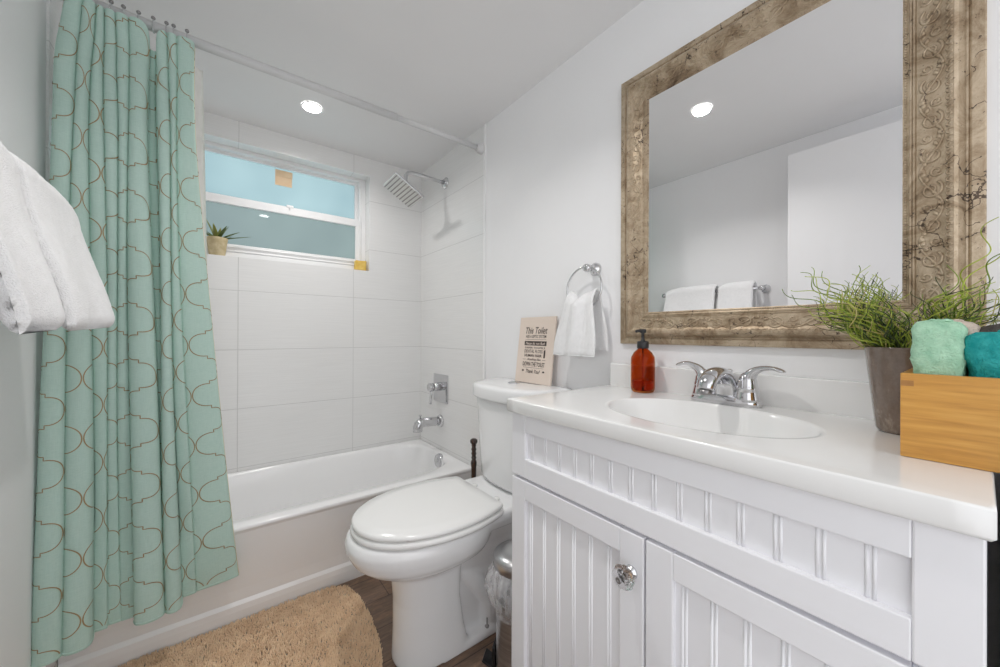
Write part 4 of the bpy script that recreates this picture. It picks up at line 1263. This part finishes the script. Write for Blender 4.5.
text_mesh('DOWN THE TOILET', 0.1346, 0.0182, 0.0000, 0.0792, b, 0, 0.015)
bar(b, -0.0635, 0.0635, 0.0637, 0.0647)
text_mesh('Thank You!', 0.0864, 0.0161, 0.0000, 0.0492, b, 0.3, 0.012)
bar(b, -0.0686, -0.0571, 0.0471, 0.0535); bar(b, 0.0571, 0.0686, 0.0471, 0.0535)
b.build('lettering', INK, sgo, recalc=False)
b = MB(); text_mesh('Please do not flush', 0.1194, 0.0118, 0.0000, 0.1675, b, 0.25, 0.008)
b.v = [tuple(Vector(v) + sn3 * 0.0005) for v in b.v]
o = b.build('banner_lettering', SIGNM, sgo, recalc=False); tag(o, 'pale script on dark banner')

# ------------------------------------------------------------------ towel ring with hand towel
ry_, rz_ = 0.855, 1.327
tr = empty('towel_ring', (X1, ry_, rz_), 'chrome towel ring on the wall between the sign and the mirror', 'towel ring')
b = MB(); b.lathe([(0.024, 0.0), (0.024, -0.006), (0.019, -0.012), (0.011, -0.016), (0.010, -0.034), (0.014, -0.040), (0.015, -0.052), (0.012, -0.060), (0.003, -0.062)], (X1, ry_, rz_), 'X', 28); b.build('wall_mount', CHROME, tr)
RCY, RCZ, RCR, RCX = 0.868, 1.254, 0.078, 1.038
b = MB(); b.tube([(RCX + 0.004 * sin(2 * pi * k / 60), RCY + RCR * cos(2 * pi * k / 60), RCZ + RCR * sin(2 * pi * k / 60)) for k in range(60)], 0.0036, 10, closed=True); b.build('ring', CHROME, tr)
ht = empty('hand_towel', (1.02, 0.88, 1.21), 'white hand towel hanging through the chrome towel ring', 'towel')
def towel_sheet(mb, fn, nu, nv, th=0.004):
    """fn(u,v) gives the mid surface; closed sheet with thickness"""
    def nrm(i, j):
        e = 1e-3
        a = Vector(fn(min(1, i + e), j)) - Vector(fn(max(0, i - e), j)); c = Vector(fn(i, min(1, j + e))) - Vector(fn(i, max(0, j - e)))
        n = a.cross(c); return n.normalized() if n.length > 1e-12 else Vector((1, 0, 0))
    rows = []
    for j in range(nv + 1):
        v = j / nv; front = []; back = []
        for i in range(nu + 1):
            u = i / nu; p = Vector(fn(u, v)); n = nrm(u, v)
            e = min(u, 1 - u, v, 1 - v)
            h = th * min(1, sqrt(max(0, e) / 0.03))
            jit = 0.0009 * noise.noise(p * 230) + 0.0006 * noise.noise(p * 520)
            front.append(p + n * (h + jit)); back.append(p - n * (h + jit))
        rows.append(front + back[::-1])
    mb.rings(rows, True, True)
def hand_fn(u, v):
    # v: 0 front hem -> .5 over the ring -> 1 back hem
    y0, y1 = 0.980, 0.785
    if v < 0.5:
        q = 1 - v / 0.5                 # 1 at hem
        z = lerp(1.232, 1.014, q); X = 1.012 - 0.022 * q + 0.006 * q * q
    else:
        q = (v - 0.5) / 0.5
        z = lerp(1.232, 1.032, q); X = 1.056 + 0.010 * q
    near = max(0.0, 1 - q * 6)
    X = lerp(X, 1.036, near ** 2)
    g = lerp(0.66, 1.0, sm(q * 1.15))        # gathered at the ring
    yc = lerp(0.868, (y0 + y1) / 2, q)
    y = yc + (0.5 - u) * (y0 - y1) * g
    fold = 0.011 * sin(u * 8 + 0.8) * (1 - 0.45 * q) + 0.004 * sin(u * 17 + 2)
    X += fold * (1 if v < 0.5 else 0.5) * (0.5 + 0.5 * min(1, q * 5)) - (0.006 if v < 0.5 else -0.0)
    # dips of the saddle where it sits in the ring
    z += (0.018 * (abs(u - 0.5) * 2) ** 2 - 0.026 * max(0, 1 - abs(u - 0.42) * 5) ) * near
    X = min(X, X1 - 0.010)
    return (X, y, z)
b = MB(); towel_sheet(b, hand_fn, 64, 90, 0.0042); b.build('cloth', TERRY, ht)

# ------------------------------------------------------------------ towel bar on the left wall with two towels
BXx, BZz = X0 + 0.078, 1.362
tb = empty('towel_bar', (X0, 1.08, BZz), 'chrome towel bar on the left wall holding white towels', 'towel bar')
b = MB(); b.tube([(BXx, 0.770, BZz), (BXx, 1.350, BZz)], 0.008, 14); b.build('bar', CHROME, tb)
for yy in (0.770, 1.350):
    b = MB(); b.lathe([(0.024, 0.0), (0.024, 0.008), (0.014, 0.014), (0.012, 0.06), (0.015, 0.064), (0.015, 0.082), (0.010, 0.088), (0.003, 0.089)], (X0, yy, BZz), 'X', 24); b.build('bracket', CHROME, tb)
def bar_towel(name, y0, y1, zf, flare, label, seed):
    t_ = empty(name, (BXx, (y0 + y1) / 2, BZz), label, 'towel', 'white towels on the left wall bar')
    R0 = 0.034
    def fn(u, v):
        # v along the drape: wall side hem -> over the bar -> room side hem
        y = lerp(y0, y1, u)
        if v < 0.4:
            q = 1 - v / 0.4; x = BXx - R0 - 0.006 * q; z = lerp(BZz, zf + 0.02, q)
        elif v < 0.6:
            a = pi - pi * (v - 0.4) / 0.2; x = BXx + R0 * cos(a); z = BZz + R0 * 1.0 * sin(a); q = 0
        else:
            q = (v - 0.6) / 0.4; x = BXx + R0 + flare * sm(q) * 0.55 + flare * 0.45 * q; z = lerp(BZz, zf, q)
            z += 0.012 * q * (sin(pi * u) * 0.0 + (u - 0.5) * 0.9)
        if v >= 0.5:
            x += 0.008 * q * sin(u * 9 + seed) + 0.004 * noise.noise((u * 4, v * 6, seed))
            y += 0.010 * q * (u - 0.6)
        droop = max(0.0, (u - 0.62) / 0.38)
        z -= 0.022 * droop * droop * max(0.0, 1 - abs(v - 0.5) * 3)
        return (x, y, z)
    b = MB(); towel_sheet(b, fn, 70, 110, 0.013); b.build('cloth', TERRY, t_)
bar_towel('bar_towel', 1.005, 1.322, 1.098, 0.060, 'white terry towel on the far half of the left wall towel bar', 0.4)
bar_towel('bar_towel', 0.800, 0.985, 1.092, 0.056, 'white terry towel on the near half of the left wall towel bar', 2.1)

# ------------------------------------------------------------------ rug
rg = empty('bath_rug', (0.1, 1.35, 0), 'beige shag bath rug on the floor along the tub', 'rug')
RP = []
def rug_outline():
    pts = [(-0.36, 1.682), (0.0, 1.682), (0.30, 1.682), (0.385, 1.676), (0.435, 1.640), (0.458, 1.55), (0.462, 1.42), (0.454, 1.29), (0.432, 1.20), (0.39, 1.10), (0.31, 1.04), (0.1, 1.02), (-0.36, 1.02)]
    return pts
RO = rug_outline()
def inside(x, y):
    c = False; n = len(RO)
    for i in range(n):
        (x1, y1), (x2, y2) = RO[i], RO[(i + 1) % n]
        if (y1 > y) != (y2 > y) and x < (x2 - x1) * (y - y1) / (y2 - y1) + x1: c = not c
    return c
b = MB()
cR = (0.05, 1.3)
b.rings([[(x, y, 0.001) for x, y in RO], [(x, y, 0.008) for x, y in RO], [(lerp(x, cR[0], 0.02), lerp(y, cR[1], 0.02), 0.011) for x, y in RO]]); b.build('backing', RUGB, rg)
b = MB()
rr_ = random.Random(8)
stp = 0.0047
vs = []; fs = []
yy = 1.03
while yy < 1.685:
    xx = -0.35
    while xx < 0.46:
        x = xx + rr_.uniform(-0.003, 0.003); y = yy + rr_.uniform(-0.003, 0.003)
        if inside(x, y) and (y > 1.03):
            h = 0.013 + 0.003 * noise.noise((x * 14, y * 14, 0)) + rr_.uniform(-0.002, 0.002)
            a = 2.5 * noise.noise((x * 16, y * 16, 5)) * pi + rr_.uniform(-1.6, 1.6); ln = rr_.uniform(0.001, 0.006)
            dx, dy = cos(a) * ln, sin(a) * ln
            r0 = 0.0023; k = len(vs)
            for (ox, oy, z, r) in ((0, 0, 0.008, r0), (dx * 0.4, dy * 0.4, 0.008 + h * 0.6, r0 * 1.05), (dx, dy, 0.008 + h, r0 * 0.45)):
                for j in range(4):
                    q = 2 * pi * j / 4 + a
                    vs.append((x + ox + r * cos(q), y + oy + r * sin(q), z))
            for L in range(2):
                for j in range(4):
                    fs.append((k + L * 4 + j, k + L * 4 + (j + 1) % 4, k + L * 4 + 4 + (j + 1) % 4, k + L * 4 + 4 + j))
            fs.append((k + 8, k + 9, k + 10, k + 11))
        xx += stp
    yy += stp
b.add(vs, fs, 0, True); o = b.build('pile', RUGM, rg, recalc=False); tag(o, kind='stuff')

# baseboard strip along the left wall
b = MB(); b.box(X0, X0 + 0.012, YD, 1.55, 0.0, 0.09, 0.003); struct('baseboard_left', b, TRIM)
